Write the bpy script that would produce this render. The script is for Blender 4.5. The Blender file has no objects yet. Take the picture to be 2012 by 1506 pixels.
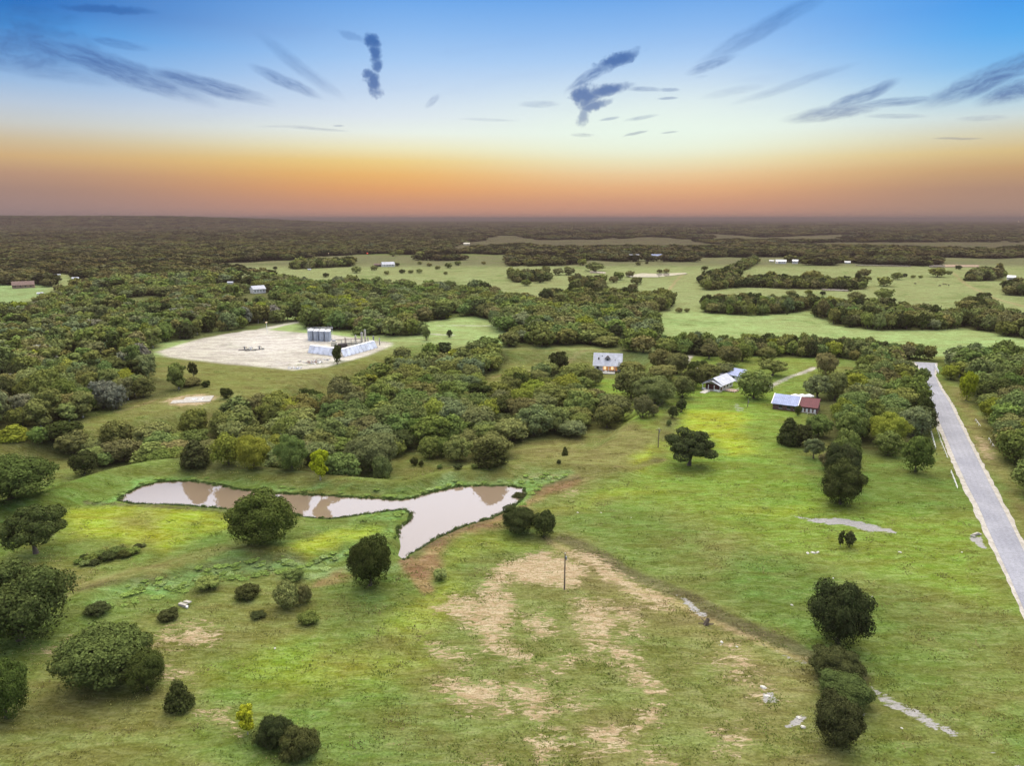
import bpy, math, random
import numpy as np
from mathutils import Vector
C = bpy.context.scene.collection
sc = bpy.context.scene
rnd = random.Random(7)

# ------------------------------------------------------------------ camera
F = 1360.0; CX, CY = 1006.0, 753.0           # focal length and centre in pixels of the 2012 px wide photograph
PITCH = math.radians(13.36); H = 65.0
SP, CP = math.sin(PITCH), math.cos(PITCH)
cam = bpy.data.cameras.new('camera'); cam.sensor_width = 36; cam.lens = F/2012*36
cam.clip_start = 1; cam.clip_end = 120000
co = bpy.data.objects.new('camera', cam); C.objects.link(co)
co.location = (0, 0, H); co.rotation_euler = (math.pi/2-PITCH, 0, 0)
sc.camera = co
# ------------------------------------------------------------------ view and render settings
sc.view_settings.view_transform = 'Standard'; sc.view_settings.look = 'None'
sc.view_settings.exposure = 0.0; sc.view_settings.gamma = 1
cy = sc.cycles
cy.use_adaptive_sampling = True; cy.adaptive_threshold = .025
cy.max_bounces = 4; cy.diffuse_bounces = 2; cy.glossy_bounces = 2; cy.transmission_bounces = 2
cy.volume_bounces = 0; cy.transparent_max_bounces = 4; cy.use_denoising = True
cy.caustics_reflective = False; cy.caustics_refractive = False

def srgb(r, g, b):
    f = lambda c: (c/255/12.92) if c/255 <= .04045 else ((c/255+.055)/1.055)**2.4
    return (f(r), f(g), f(b), 1)
class NT:
    """small helper to write node trees"""
    def __init__(s, tree): s.t = tree; s.n = tree.nodes; s.l = tree.links
    def node(s, typ, **kw):
        n = s.n.new(typ)
        for k, v in kw.items(): setattr(n, k, v)
        return n
    def put(s, sock, v):
        if isinstance(v, bpy.types.NodeSocket): s.l.new(v, sock)
        elif v is not None: sock.default_value = v
    def m(s, op, a, b=None, c=None, clamp=False):
        n = s.node('ShaderNodeMath', operation=op, use_clamp=clamp)
        for i, v in enumerate((a, b, c)): s.put(n.inputs[i], v)
        return n.outputs[0]
    def sstep(s, x, lo, hi, a=0., b=1.):
        n = s.node('ShaderNodeMapRange', interpolation_type='SMOOTHSTEP')
        for i, v in enumerate((x, lo, hi, a, b)): s.put(n.inputs[i], v)
        return n.outputs[0]
    def mix(s, f, a, b, mode='MIX'):
        n = s.node('ShaderNodeMix', data_type='RGBA', blend_type=mode)
        s.put(n.inputs[0], f); s.put(n.inputs[6], a); s.put(n.inputs[7], b)
        return n.outputs[2]
    def noise(s, vec, scale, detail=3., rough=.5, dist=0.):
        n = s.node('ShaderNodeTexNoise'); s.put(n.inputs['Vector'], vec)
        n.inputs['Scale'].default_value = scale; n.inputs['Detail'].default_value = detail
        n.inputs['Roughness'].default_value = rough; n.inputs['Distortion'].default_value = dist
        return n.outputs[0]
    def ramp(s, f, stops):
        n = s.node('ShaderNodeValToRGB'); e = n.color_ramp.elements
        e[0].position, e[0].color = stops[0]; e[1].position, e[1].color = stops[-1]
        for p, c in stops[1:-1]:
            q = e.new(p); q.color = c
        s.put(n.inputs[0], f); return n.outputs[0]

# ------------------------------------------------------------------ sky
def uv_of(px, py):                              # direction of a pixel as (x/y, z/y)
    a = (px-CX)/F; b = (CY-py)/F; d = CP+b*SP
    return a/d, (-SP+b*CP)/d
SUN_AZ, SUN_EL = math.radians(9), math.radians(45)
world = bpy.data.worlds.new("World"); sc.world = world; world.use_nodes = True
W = NT(world.node_tree); W.n.clear()
tc = W.node('ShaderNodeTexCoord'); sp = W.node('ShaderNodeSeparateXYZ'); W.l.new(tc.outputs['Generated'], sp.inputs[0])
X, Y, Z = sp.outputs
hyp = W.m('SQRT', W.m('ADD', W.m('MULTIPLY', X, X), W.m('MULTIPLY', Y, Y)))
w = W.m('DIVIDE', Z, W.m('MAXIMUM', hyp, .0001))
tt = W.m('MULTIPLY', w, 1/.30, clamp=True)
def stops(xk, lst):
    out = []
    for py, c in lst:
        u, v = uv_of(xk, py); out.append((max(0., min(1., v/math.hypot(1, u)/.30)), srgb(*c)))
    return sorted(out, key=lambda q: q[0])
cen = stops(1000, [(0,(112,170,236)),(60,(140,187,241)),(120,(168,204,245)),(180,(198,219,244)),(230,(222,232,242)),(262,(237,243,234)),(292,(242,233,190)),(318,(242,208,130)),(345,(240,184,106)),(372,(232,166,106)),(400,(214,154,122)),(429,(202,152,136))])
lef = stops(40, [(0,(28,112,194)),(50,(64,148,222)),(105,(112,170,228)),(160,(158,190,226)),(200,(186,202,220)),(240,(202,204,200)),(275,(208,190,158)),(305,(210,176,130)),(340,(186,150,126)),(372,(168,138,126)),(425,(158,136,136))])
rig = stops(1980, [(0,(72,158,236)),(60,(90,172,240)),(120,(120,186,240)),(180,(166,208,236)),(225,(206,220,222)),(262,(214,206,176)),(295,(218,190,132)),(330,(200,160,116)),(370,(178,142,120)),(429,(172,142,130))])
az = W.m('ARCTAN2', X, Y)
fl = W.sstep(az, -.10, -.66); fr = W.sstep(az, .22, .62)
sky = W.mix(fr, W.mix(fl, W.ramp(tt, cen), W.ramp(tt, lef)), W.ramp(tt, rig))
# pale afterglow above the place where the sun went down
gu, gv = uv_of(1290, 262)
gd = W.m('ADD', W.m('POWER', W.m('DIVIDE', W.m('SUBTRACT', az, math.atan(gu)), .26), 2.), W.m('POWER', W.m('DIVIDE', W.m('SUBTRACT', w, gv), .055), 2.))
glow = W.m('EXPONENT', W.m('MULTIPLY', gd, -1.))
sky = W.mix(W.m('MULTIPLY', glow, .78), sky, srgb(236, 252, 238))
# clouds: thin streaks lying in the direction field
un = W.m('DIVIDE', X, W.m('MAXIMUM', Y, .05)); vn = W.m('DIVIDE', Z, W.m('MAXIMUM', Y, .05))
cmb = W.node('ShaderNodeCombineXYZ'); W.put(cmb.inputs[0], un); W.put(cmb.inputs[1], vn)
nA = W.m('SUBTRACT', W.noise(cmb.outputs[0], 16., 5., .6), .5); nC = W.m('SUBTRACT', W.noise(cmb.outputs[0], 38., 6., .68), .5)
mp = W.node('ShaderNodeMapping'); W.l.new(cmb.outputs[0], mp.inputs[0]); mp.inputs['Location'].default_value = (3.3, 1.7, 2)
nB = W.m('SUBTRACT', W.noise(mp.outputs[0], 16., 5., .6), .5); nD = W.m('SUBTRACT', W.noise(mp.outputs[0], 34., 6., .68), .5)
def cloud(px, py, L, Wd, ang, dens, streak=0., amp=1., soft=.8):
    """ellipse at a photo direction, half sizes in pixels, angle in degrees (up to the right positive)"""
    u0, v0 = uv_of(px, py); a = math.radians(ang); k = 1/F
    ea, eb = (nA, nB) if streak else (nC, nD); sz = min(L, Wd*2.)
    du = W.m('SUBTRACT', W.m('MULTIPLY_ADD', ea, amp*sz*k*3., un), u0); dv = W.m('SUBTRACT', W.m('MULTIPLY_ADD', eb, amp*Wd*k*2.6, vn), v0)
    p = W.m('ADD', W.m('MULTIPLY', du, math.cos(a)/(L*k)), W.m('MULTIPLY', dv, math.sin(a)/(L*k)))
    q = W.m('ADD', W.m('MULTIPLY', du, -math.sin(a)/(Wd*k)), W.m('MULTIPLY', dv, math.cos(a)/(Wd*k)))
    r = W.m('ADD', W.m('MULTIPLY', p, p), W.m('MULTIPLY', q, q))
    f = W.sstep(r, 1.25 if streak else 1.2, 1.-soft)
    if streak:
        cc = W.node('ShaderNodeCombineXYZ'); W.put(cc.inputs[0], W.m('MULTIPLY', p, 1.7)); W.put(cc.inputs[1], W.m('MULTIPLY', q, 1.35)); cc.inputs[2].default_value = px*.013
        f = W.m('MULTIPLY', f, W.sstep(W.noise(cc.outputs[0], 1.4, 6., .62), .5-streak*.34, .5+.2, .42, 1.))
    return W.m('MULTIPLY', f, dens)
CL = [(50,88,150,50,-8,.85,.5),(210,130,200,25,-18,1,.6),(400,166,125,16,-13,.95,.8),(560,160,72,12,-22,.7,.8),(590,130,95,14,-36,.35,.8),
      (210,18,95,8,-3,.65,0),(40,30,110,22,-4,.5,.6),(60,130,170,20,-10,.45,.7),(230,85,60,9,-10,.5,.7),(455,190,80,6,-12,.35,.7),
      (731,80,20,13,-18,1,0),(737,104,13,22,12,1,0),(743,128,12,13,0,.95,0),(734,160,18,30,20,1,0),(723,143,14,11,0,.95,0),(690,70,30,8,-18,.3,0),
      (1215,117,48,15,25,1,0),(1165,147,58,11,30,.9,.5),(1150,190,30,24,8,1,0),(1190,176,52,11,9,1,0),(1170,208,34,11,18,.9,0),(1146,228,12,18,-20,.7,0),
      (1265,175,40,5,-2,.6,.6),(1315,176,20,4,0,.45,0),(1312,193,20,3,2,.5,0),
      (1500,55,130,17,27,.5,.8),(1400,124,50,11,20,.6,.6),(1560,165,120,9,18,.3,.8),(1440,180,60,9,10,.2,.8),
      (1690,190,78,13,23,.85,.8),(1640,220,95,14,8,.75,.7),(1760,200,90,9,4,.7,.8),(1950,152,140,24,21,1,.5),(1990,180,75,20,15,.9,.6),(1760,228,60,5,0,.4,.7),(1930,232,50,6,2,.3,.6),(1880,272,50,2.5,0,.45,0),
      (850,198,20,7,38,.4,.5),(1260,231,34,4,9,.5,.5),(1198,233,22,3,8,.45,0),(1144,265,24,4,0,.45,.5),(1250,262,26,3,12,.5,0),(1315,260,18,2,7,.45,0),
      (620,253,65,3,-4,.4,.6),(665,247,12,2,0,.4,0),(1060,205,40,7,0,.35,.7),(560,248,60,2.5,0,.25,.5),(1380,150,14,3,10,.1,0),(960,235,60,3,-2,.25,.6)]
acc = None
for c in CL:
    f = cloud(*c, amp=(.8 if c[6] == 0 else .32), soft=(.95 if c[6] == 0 else 1.))
    acc = f if acc is None else W.m('MAXIMUM', acc, f)
acc = W.m('MULTIPLY', acc, W.sstep(Y, .02, .2))
# faint veil of cirrus everywhere in the upper sky
cv = W.node('ShaderNodeCombineXYZ'); W.put(cv.inputs[0], W.m('MULTIPLY', un, 3.)); W.put(cv.inputs[1], W.m('MULTIPLY_ADD', un, -1.5, W.m('MULTIPLY', vn, 16.)))
veil = W.m('MULTIPLY', W.sstep(W.noise(cv.outputs[0], 1.3, 5., .6), .5, .78), W.sstep(w, .08, .2, 0., .12))
ccol = W.ramp(W.m('MULTIPLY', w, 4., clamp=True), [(0, srgb(150,120,110)),(.35, srgb(140,140,155)),(.55, srgb(92,120,172)),(1, srgb(38,94,166))])
sky = W.mix(veil, sky, srgb(120, 150, 205))
sky = W.mix(W.m('MULTIPLY', acc, .9), sky, ccol)
# above the frame: unseen bright sky, added to light land and pond
nish = W.node('ShaderNodeTexSky', sky_type='NISHITA'); nish.sun_disc = False
nish.sun_elevation = SUN_EL; nish.sun_rotation = SUN_AZ
over = W.mix(1., W.mix(1., nish.outputs[0], (.09, .09, .09, 1), 'MULTIPLY'), W.mix(W.sstep(w, .5, 1.3), (2.2, 2.35, 2.8, 1), (3.9, 3.55, 2.95, 1)), 'ADD')
over = W.mix(W.sstep(Y, .25, -.45), over, W.mix(1., over, (.34, .36, .42, 1), 'MULTIPLY'))
fo = W.sstep(w, .285, .42)
sky = W.mix(fo, sky, over)
dn = W.sstep(Z, -.002, -.02)
sky = W.mix(dn, sky, srgb(90, 78, 74))
bg = W.node('ShaderNodeBackground'); W.l.new(sky, bg.inputs[0]); bg.inputs[1].default_value = 1.0
wo = W.node('ShaderNodeOutputWorld'); W.l.new(bg.outputs[0], wo.inputs[0])
# weak, very soft warm lamp added high in the sky, well above the glow
sl = bpy.data.lights.new('sun', 'SUN'); sl.energy = 1.2; sl.angle = math.radians(22); sl.color = (1, .84, .62)
so = bpy.data.objects.new('sun', sl); C.objects.link(so)
d = Vector((math.sin(SUN_AZ)*math.cos(SUN_EL), math.cos(SUN_AZ)*math.cos(SUN_EL), math.sin(SUN_EL)))
so.rotation_euler = d.to_track_quat('Z', 'Y').to_euler(); so.location = (0, 0, 300)

# ------------------------------------------------------------------ numeric helpers
def vnoise(x, y, seed=0):
    xi = np.floor(x).astype(np.int64); yi = np.floor(y).astype(np.int64)
    fx = x-xi; fy = y-yi; fx = fx*fx*(3-2*fx); fy = fy*fy*(3-2*fy)
    def h(a, b):
        n = (a*374761393 + b*668265263 + seed*1442695041) & 0x7fffffff
        n = ((n ^ (n >> 13))*1274126177) & 0x7fffffff
        return ((n ^ (n >> 16)) & 0xffff)/65535.
    return (h(xi, yi)*(1-fx)+h(xi+1, yi)*fx)*(1-fy)+(h(xi, yi+1)*(1-fx)+h(xi+1, yi+1)*fx)*fy
def fbm(x, y, s, seed=0, o=3):
    r = 0; a = 1; t = 0
    for i in range(o):
        r = r+a*vnoise(x/s, y/s, seed+i*17); t += a; a *= .5; s *= .5
    return r/t
def G0(px, py):                                  # pixel -> point of the plane z = 0
    a = (px-CX)/F; b = (CY-py)/F
    dy = CP+b*SP; dz = -SP+b*CP
    dz = min(dz, -.0012); t = -H/dz
    return a*t, dy*t
def poly(pts): return np.array([G0(*p) for p in pts])
def sdf(P, x, y):                                # signed distance (inside positive) in metres
    d = np.full(x.shape, 1e9); ins = np.zeros(x.shape, bool); n = len(P)
    for i in range(n):
        ax, ay = P[i]; bx, by = P[(i+1) % n]; ex, ey = bx-ax, by-ay
        t = np.clip(((x-ax)*ex+(y-ay)*ey)/(ex*ex+ey*ey+1e-9), 0, 1)
        d = np.minimum(d, (x-ax-t*ex)**2+(y-ay-t*ey)**2)
        c = (ay > y) != (by > y)
        ins ^= c & (x < (bx-ax)*(y-ay)/((by-ay) if by != ay else 1e-9)+ax)
    d = np.sqrt(d); return np.where(ins, d, -d)
def ldist(P, x, y):
    d = np.full(x.shape, 1e9)
    for i in range(len(P)-1):
        ax, ay = P[i]; bx, by = P[i+1]; ex, ey = bx-ax, by-ay
        t = np.clip(((x-ax)*ex+(y-ay)*ey)/(ex*ex+ey*ey+1e-9), 0, 1)
        d = np.minimum(d, (x-ax-t*ex)**2+(y-ay-t*ey)**2)
    return np.sqrt(d)
sm = lambda t: np.clip(t, 0, 1)**2*(3-2*np.clip(t, 0, 1))

POND = [(230,984),(246,972),(275,957),(312,948),(348,946),(385,947),(430,953),(470,962),(520,968),(600,972),(700,978),(790,982),(815,978),(850,967),(900,957),(950,955),(1000,955),(1028,960),(1034,972),(1022,985),(1006,1000),(965,1020),(920,1032),(860,1058),(820,1085),(795,1104),(768,1097),(765,1085),(778,1062),(782,1038),(803,1024),(806,1010),(796,1003),(772,1004),(740,1009),(690,1016),(645,1021),(610,1018),(575,1012),(530,1008),(470,1004),(430,1000),(380,996),(320,992),(260,991)]
POND_W = poly(POND)
DAM = [poly([(0,1010),(110,985),(170,958),(240,930),(330,918),(420,922),(520,938),(640,952),(740,962),(800,966),(860,950),(930,935),(1040,925),(1130,922),(1200,930)])]
BANK2 = poly([(170,1190),(240,1150),(340,1128),(450,1100),(560,1092),(660,1080),(760,1082)])
KNOLL = poly([(560,1056),(640,1046),(720,1036)])
PAD = poly([(306,692),(400,664),(480,650),(520,648),(600,655),(650,658),(770,674),(768,680),(745,690),(720,700),(660,716),(640,722),(575,728),(520,722),(440,715),(330,702)])
ROAD_L = [(1797,712),(1812,730),(1822,760),(1831,793),(1846,830),(1877,905),(1900,955),(1924,1000),(1949,1060),(1981,1130),(2012,1201),(2060,1310),(2110,1420),(2200,1620)]
ROAD_R = [(1838,714),(1836,738),(1848,765),(1866,793),(1884,830),(1921,905),(1946,955),(1971,1003),(2012,1085),(2060,1180),(2110,1275),(2170,1385),(2230,1500),(2330,1690)]
ROAD_W = np.vstack([poly(ROAD_L), poly(ROAD_R)[::-1]])

LOW = poly([(-400,1010),(0,975),(180,950),(330,914),(430,918),(520,934),(640,948),(740,956),(810,958),(870,940),(940,926),(1060,915),(1200,880),(1290,800),(1300,700),(1200,688),(800,690),(400,800),(0,870),(-400,900)])
def height(x, y):
    x = np.asarray(x, float); y = np.asarray(y, float); D = np.hypot(x, y)
    far = sm((D-350)/1500); z = (fbm(x, y, 38., 3)-.5)*1.5*(1-far)+(fbm(x, y, 420., 5)-.5)*far*8
    z += (fbm(x, y, 9., 9, 2)-.5)*.35*(1-sm((D-150)/200))
    m = (D < 520)
    if np.any(m):
        xm, ym = x[m], y[m]; zz = z[m]
        s = sdf(POND_W, xm, ym)
        near = sm((s+16)/14); zz = zz*(1-near)+.3*near
        zz = zz-sm((s+1.2)/5.)*2.4
        zz = zz-5.0*sm((sdf(LOW, xm, ym)-1)/10)
        d = ldist(DAM[0], xm, ym); zz = zz+2.1*np.exp(-(d/5.5)**2)*(s < -1.5)*sm((-s-1.5)/3)
        zz = zz+1.7*np.exp(-(ldist(BANK2, xm, ym)/4.5)**2)*(fbm(xm, ym, 7., 31)*.8+.6)
        zz = zz+.9*np.exp(-(ldist(KNOLL, xm, ym)/5.)**2)*sm((-s-.5)/3)
        r = sdf(ROAD_W, xm, ym); k = sm((r+9)/8); zz = zz*(1-k)+.1*k
        z[m] = zz
    r = sm((sdf(PAD, x, y)+12)/12) if x.size < 5e6 else 0
    z = z*(1-r)
    # low ridge far away on the left
    a = np.degrees(np.arctan2(x, y))
    z += sm((D-4200)/1800)*(64*sm((-a-7)/20)*sm((7800-D)/1500)+18*fbm(x, y, 2600., 41))
    return z
def polyH(pts): return np.array([G(*p)[:2] for p in pts])
def hz(x, y): return float(height(np.array([x]), np.array([y]))[0])
def G(px, py):
    x, y = G0(px, py)
    if math.hypot(x, y) < 1500:
        for _ in range(3):
            z = hz(x, y); k = (H-z)/H; x0, y0 = G0(px, py); x, y = x0*k, y0*k
    return Vector((x, y, hz(x, y)))
def depth(x, y, z=0): return y*CP+(H-z)*SP
def project(x, y, z):
    d = depth(x, y, z); return CX+F*x/d, CY-F*(y*SP-(H-z)*CP)/d

# ------------------------------------------------------------------ materials
def new_mat(name):
    m = bpy.data.materials.new(name); m.use_nodes = True; T = NT(m.node_tree); T.n.clear()
    o = T.node('ShaderNodeOutputMaterial'); return m, T, o
def plain(name, col, rough=.7, metal=0., scale=1.5, var=.25, emit=None, es=0., bump=0.):
    m, T, o = new_mat(name); b = T.node('ShaderNodeBsdfPrincipled'); g = T.node('ShaderNodeTexCoord')
    n = T.noise(g.outputs['Object'], scale, 4.); f = T.sstep(n, .3, .7, 1-var, 1+var*.4)
    c = T.mix(1., (*col[:3], 1), f, 'MULTIPLY'); T.l.new(c, b.inputs['Base Color'])
    b.inputs['Roughness'].default_value = rough; b.inputs['Metallic'].default_value = metal
    if emit: b.inputs['Emission Color'].default_value = (*emit, 1); b.inputs['Emission Strength'].default_value = es
    if bump:
        bp = T.node('ShaderNodeBump'); T.put(bp.inputs['Height'], n); bp.inputs['Distance'].default_value = bump; T.l.new(bp.outputs[0], b.inputs['Normal'])
    T.l.new(b.outputs[0], o.inputs[0]); return m
def ribbed(name, col, period=.45, rough=.75, metal=0.):
    m, T, o = new_mat(name); b = T.node('ShaderNodeBsdfPrincipled'); g = T.node('ShaderNodeTexCoord')
    s = T.node('ShaderNodeSeparateXYZ'); T.l.new(g.outputs['Object'], s.inputs[0])
    wv = T.m('SINE', T.m('MULTIPLY', s.outputs[0], 2*math.pi/period))
    f = T.sstep(T.noise(g.outputs['Object'], .6, 4.), .3, .75, .78, 1.05)
    f = T.m('MULTIPLY', f, T.sstep(wv, .75, 1., 1., .8))
    T.l.new(T.mix(1., (*col, 1), f, 'MULTIPLY'), b.inputs['Base Color'])
    b.inputs['Roughness'].default_value = rough; b.inputs['Metallic'].default_value = metal
    bp = T.node('ShaderNodeBump'); T.put(bp.inputs['Height'], wv); bp.inputs['Distance'].default_value = .02; T.l.new(bp.outputs[0], b.inputs['Normal'])
    T.l.new(b.outputs[0], o.inputs[0]); return m
def foliage(name, instancer):
    m, T, o = new_mat(name)
    if instancer:
        a = T.node('ShaderNodeAttribute', attribute_type='INSTANCER', attribute_name='tint'); base = a.outputs['Color']
    else:
        a = T.node('ShaderNodeObjectInfo'); base = a.outputs['Color']
    g = T.node('ShaderNodeTexCoord'); ge = T.node('ShaderNodeNewGeometry')
    n = T.noise(g.outputs['Object'], .55, 3.)
    hs = T.node('ShaderNodeHueSaturation'); T.l.new(base, hs.inputs['Color'])
    T.put(hs.inputs['Hue'], T.sstep(n, .3, .7, .492, .508)); T.put(hs.inputs['Saturation'], 1.)
    T.put(hs.inputs['Value'], T.m('MULTIPLY', T.sstep(ge.outputs['Random Per Island'], 0., 1., .74, 1.26), T.sstep(n, .3, .7, .82, 1.2)))
    d1 = T.node('ShaderNodeBsdfDiffuse'); T.l.new(hs.outputs[0], d1.inputs[0])
    d2 = T.node('ShaderNodeBsdfTranslucent'); T.l.new(hs.outputs[0], d2.inputs[0])
    mx = T.node('ShaderNodeMixShader'); mx.inputs[0].default_value = .10
    T.l.new(d1.outputs[0], mx.inputs[1]); T.l.new(d2.outputs[0], mx.inputs[2]); T.l.new(mx.outputs[0], o.inputs[0]); return m
FOL = foliage('foliage', False); FOLI = foliage('foliage_of_instances', True)
BARK = plain('bark', (.11, .085, .06), .9, scale=4); BARKP = plain('pale_bark', (.34, .32, .27), .9, scale=4)
WHITE = plain('white_paint', (.78, .78, .77), .5); STEEL = ribbed('white_metal_roofing', (.52, .54, .61), .5)
BLUE = ribbed('pale_blue_metal_roofing', (.28, .33, .52), .6); RED = ribbed('dark_red_metal_roofing', (.115, .022, .028), .6, .8, 0)
DARK = plain('dark_wall', (.06, .05, .045), .8); GREYM = plain('grey_steel', (.30, .31, .33), .45, .3)
TANK = ribbed('blue_grey_tank_steel', (.42, .47, .55), 1.2, .5, .1); CREAM = plain('cream_paint', (.62, .58, .46), .6)
BROWNR = plain('brown_roof', (.17, .11, .095), .85); BRICK = plain('brick_wall', (.30, .20, .15), .85); PANEL = plain('white_panel', (.62, .66, .76), .5, scale=.4)
GLASS = plain('dark_glass', (.03, .035, .045), .15); WOODM = plain('weathered_wood', (.15, .11, .08), .9); CONC = plain('concrete', (.36, .34, .30), .9, bump=.02)
PORCH_GLOW = plain('lit_porch_wall', (.7, .36, .14), .7, emit=(1., .42, .12), es=.3); STONE = plain('limestone', (.55, .53, .48), .95, scale=3, bump=.05)
REDLIGHT = plain('red_beacon', (.5, .02, .01), .5, emit=(1, .05, .03), es=3.); YLIGHT = plain('lamp_glass', (.8, .7, .5), .5, emit=(1, .68, .35), es=1.1)

# ------------------------------------------------------------------ ground
def strip(P, w, x, y, seed=0, amp=.0):
    return sm((w-ldist(P, x, y))/max(w*.6, .3))
GR = dict(grass=(.098,.146,.027), olive=(.134,.142,.038), vivid=(.235,.285,.020), lawn=(.138,.205,.026), pale=(.220,.295,.105), pasture=(.190,.215,.088), far=(.120,.125,.062),
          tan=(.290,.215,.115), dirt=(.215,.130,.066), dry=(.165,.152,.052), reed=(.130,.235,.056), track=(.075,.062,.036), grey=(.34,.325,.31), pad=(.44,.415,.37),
          dusk=(.060,.052,.040), wood=(.060,.070,.022), mint=(.185,.275,.105), duskfield=(.075,.066,.042))  # dusk, duskfield: evening dimness put into the far ground colour
# (colour, soft edge in metres, strength, pixels of the outline)
PATCH = [
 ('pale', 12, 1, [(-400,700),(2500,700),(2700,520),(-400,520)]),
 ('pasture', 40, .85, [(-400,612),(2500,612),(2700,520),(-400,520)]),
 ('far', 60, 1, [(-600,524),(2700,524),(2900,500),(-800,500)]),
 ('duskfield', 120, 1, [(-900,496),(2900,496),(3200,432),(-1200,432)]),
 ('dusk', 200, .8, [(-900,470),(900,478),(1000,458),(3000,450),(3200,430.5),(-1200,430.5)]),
 ('olive', 20, .9, [(-300,720),(640,700),(780,680),(1050,700),(1250,700),(1250,900),(900,930),(-300,930)]),
 ('pale', 8, 1, [(780,640),(960,615),(1000,640),(900,665),(830,655)]),
 ('pale', 8, 1, [(1270,660),(1300,620),(1450,605),(1620,615),(1640,642),(1790,652),(2012,668),(2300,700),(2300,740),(2012,716),(1700,680),(1280,668)]),
 ('pale', 10, 1, [(680,620),(700,600),(740,600),(750,615),(720,628)]),
 ('mint', 8, .8, [(-200,590),(-200,555),(100,555),(90,575),(40,595)]),
 ('lawn', 6, .8, [(1330,745),(1370,700),(1640,700),(1640,730),(1600,760),(1560,850),(1540,900),(1640,1000),(1900,1010),(1940,1060),(1990,1200),(1800,1150),(1500,1080),(1300,1000),(1150,980),(1300,900),(1330,830)]),
 ('lawn', 5, .9, [(1150,790),(1170,745),(1240,745),(1240,790),(1300,800),(1280,850),(1200,830)]),
 ('dry', 6, .6, [(1020,925),(1030,870),(1200,845),(1290,850),(1290,905),(1230,925)]),
 ('dry', 14, .42, [(840,1200),(950,1110),(1120,1080),(1400,1220),(1560,1400),(1560,1600),(820,1600)]),
 ('vivid', 4, .9, [(1325,870),(1345,810),(1400,805),(1460,812),(1480,830),(1450,850),(1480,885),(1430,895),(1400,860),(1340,850),(1320,870),(1290,905),(1265,925),(1260,900),(1305,870)]),
 ('vivid', 4, .55, [(1150,1000),(1220,965),(1300,960),(1180,990),(1090,1010)]),
 ('vivid', 4, .5, [(1450,1005),(1600,1000),(1580,1016),(1500,1015)]),
 ('vivid', 3.5, .8, [(150,1000),(240,990),(340,997),(440,1010),(450,1035),(400,1060),(330,1085),(290,1070),(180,1060),(140,1040),(120,1005)]),
 ('dry', 3, .6, [(225,1010),(300,1000),(330,1015),(300,1040),(240,1035)]),
 ('vivid', 2.5, 1, [(560,1085),(610,1058),(680,1036),(735,1032),(748,1046),(700,1062),(640,1075),(590,1092)]),
 ('dry', 4, .9, [(30,1130),(60,1105),(150,1125),(260,1120),(350,1095),(450,1075),(540,1080),(600,1090),(450,1098),(330,1125),(220,1150),(120,1165),(60,1150)]),
 ('vivid', 7, .45, [(440,1310),(520,1280),(650,1290),(820,1310),(700,1350),(560,1350)]),
 ('vivid', 4, .5, [(770,1240),(800,1180),(850,1160),(860,1130),(900,1150),(860,1200),(820,1260)]),
 ('vivid', 4, .5, [(880,1110),(930,1060),(1000,1045),(1100,1080),(1030,1085),(960,1075)]),
 ('reed', 1.5, .95, [(180,985),(230,975),(262,950),(300,938),(345,936),(400,938),(470,950),(560,962),(700,969),(790,972),(812,966),(850,955),(905,944),(960,942),(1030,928),(1120,925),(1115,938),(1060,962),(1040,985),(1025,1000),(1010,1000),(1000,950),(900,960),(815,985),(700,984),(400,950),(300,952),(240,985),(200,990)]),
 ('mint', 1.5, .8, [(820,978),(860,962),(910,950),(1000,946),(1080,930),(1125,928),(1060,950),(1000,958),(900,964),(830,985)]),
 ('reed', 2, 1, [(178,1178),(215,1150),(300,1138),(400,1110),(500,1092),(600,1090),(690,1075),(700,1085),(640,1105),(560,1125),(470,1140),(400,1150),(350,1170),(280,1185),(200,1195)]),
 ('mint', 1.5, .7, [(240,1160),(350,1135),(450,1115),(600,1096),(690,1080),(680,1092),(560,1112),(440,1140),(340,1160)]),
 ('mint', 1, .8, [(560,1140),(620,1120),(700,1105),(700,1112),(620,1135)]),
 ('reed', 1.2, .9, [(740,1075),(775,1060),(778,1035),(800,1018),(808,995),(780,995),(700,1018),(690,1030),(750,1020),(765,1030),(755,1055),(720,1072)]),
 ('dirt', 2, .9, [(800,1125),(812,1100),(850,1070),(900,1042),(960,1020),(1010,1005),(1060,965),(1090,950),(1150,940),(1120,965),(1060,990),(1030,1020),(980,1038),(920,1055),(880,1080),(855,1115),(830,1165),(815,1140)]),
 ('dirt', 1.2, .7, [(640,1130),(690,1112),(700,1130),(660,1145),(620,1155),(630,1140)]),
 ('dry', 5, .8, [(1060,1060),(1110,1050),(1300,1150),(1500,1260),(1700,1390),(1650,1440),(1500,1330),(1350,1250),(1200,1180),(1080,1120)]),
 ('dry', 8, .6, [(1400,1290),(1480,1250),(1560,1320),(1620,1400),(1700,1450),(1700,1600),(1500,1600),(1440,1480)]),
 ('dry', 5, .5, [(60,1370),(150,1350),(330,1385),(470,1380),(560,1390),(430,1430),(200,1430),(50,1420)]),
 ('dry', 6, .4, [(1330,1120),(1400,1060),(1470,1060),(1420,1120),(1440,1200),(1360,1200)]),
 ('dry', 3, .9, [(1865,760),(1890,760),(1930,830),(1985,930),(2030,1010),(2100,1180),(2040,1120),(1990,1010),(1930,900),(1880,810)]),
 ('pad', 2.2, 1, None),
 ('pad', 1.5, .9, [(500,652),(515,640),(545,634),(580,630),(592,634),(560,640),(530,648),(510,655)]),
]
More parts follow.
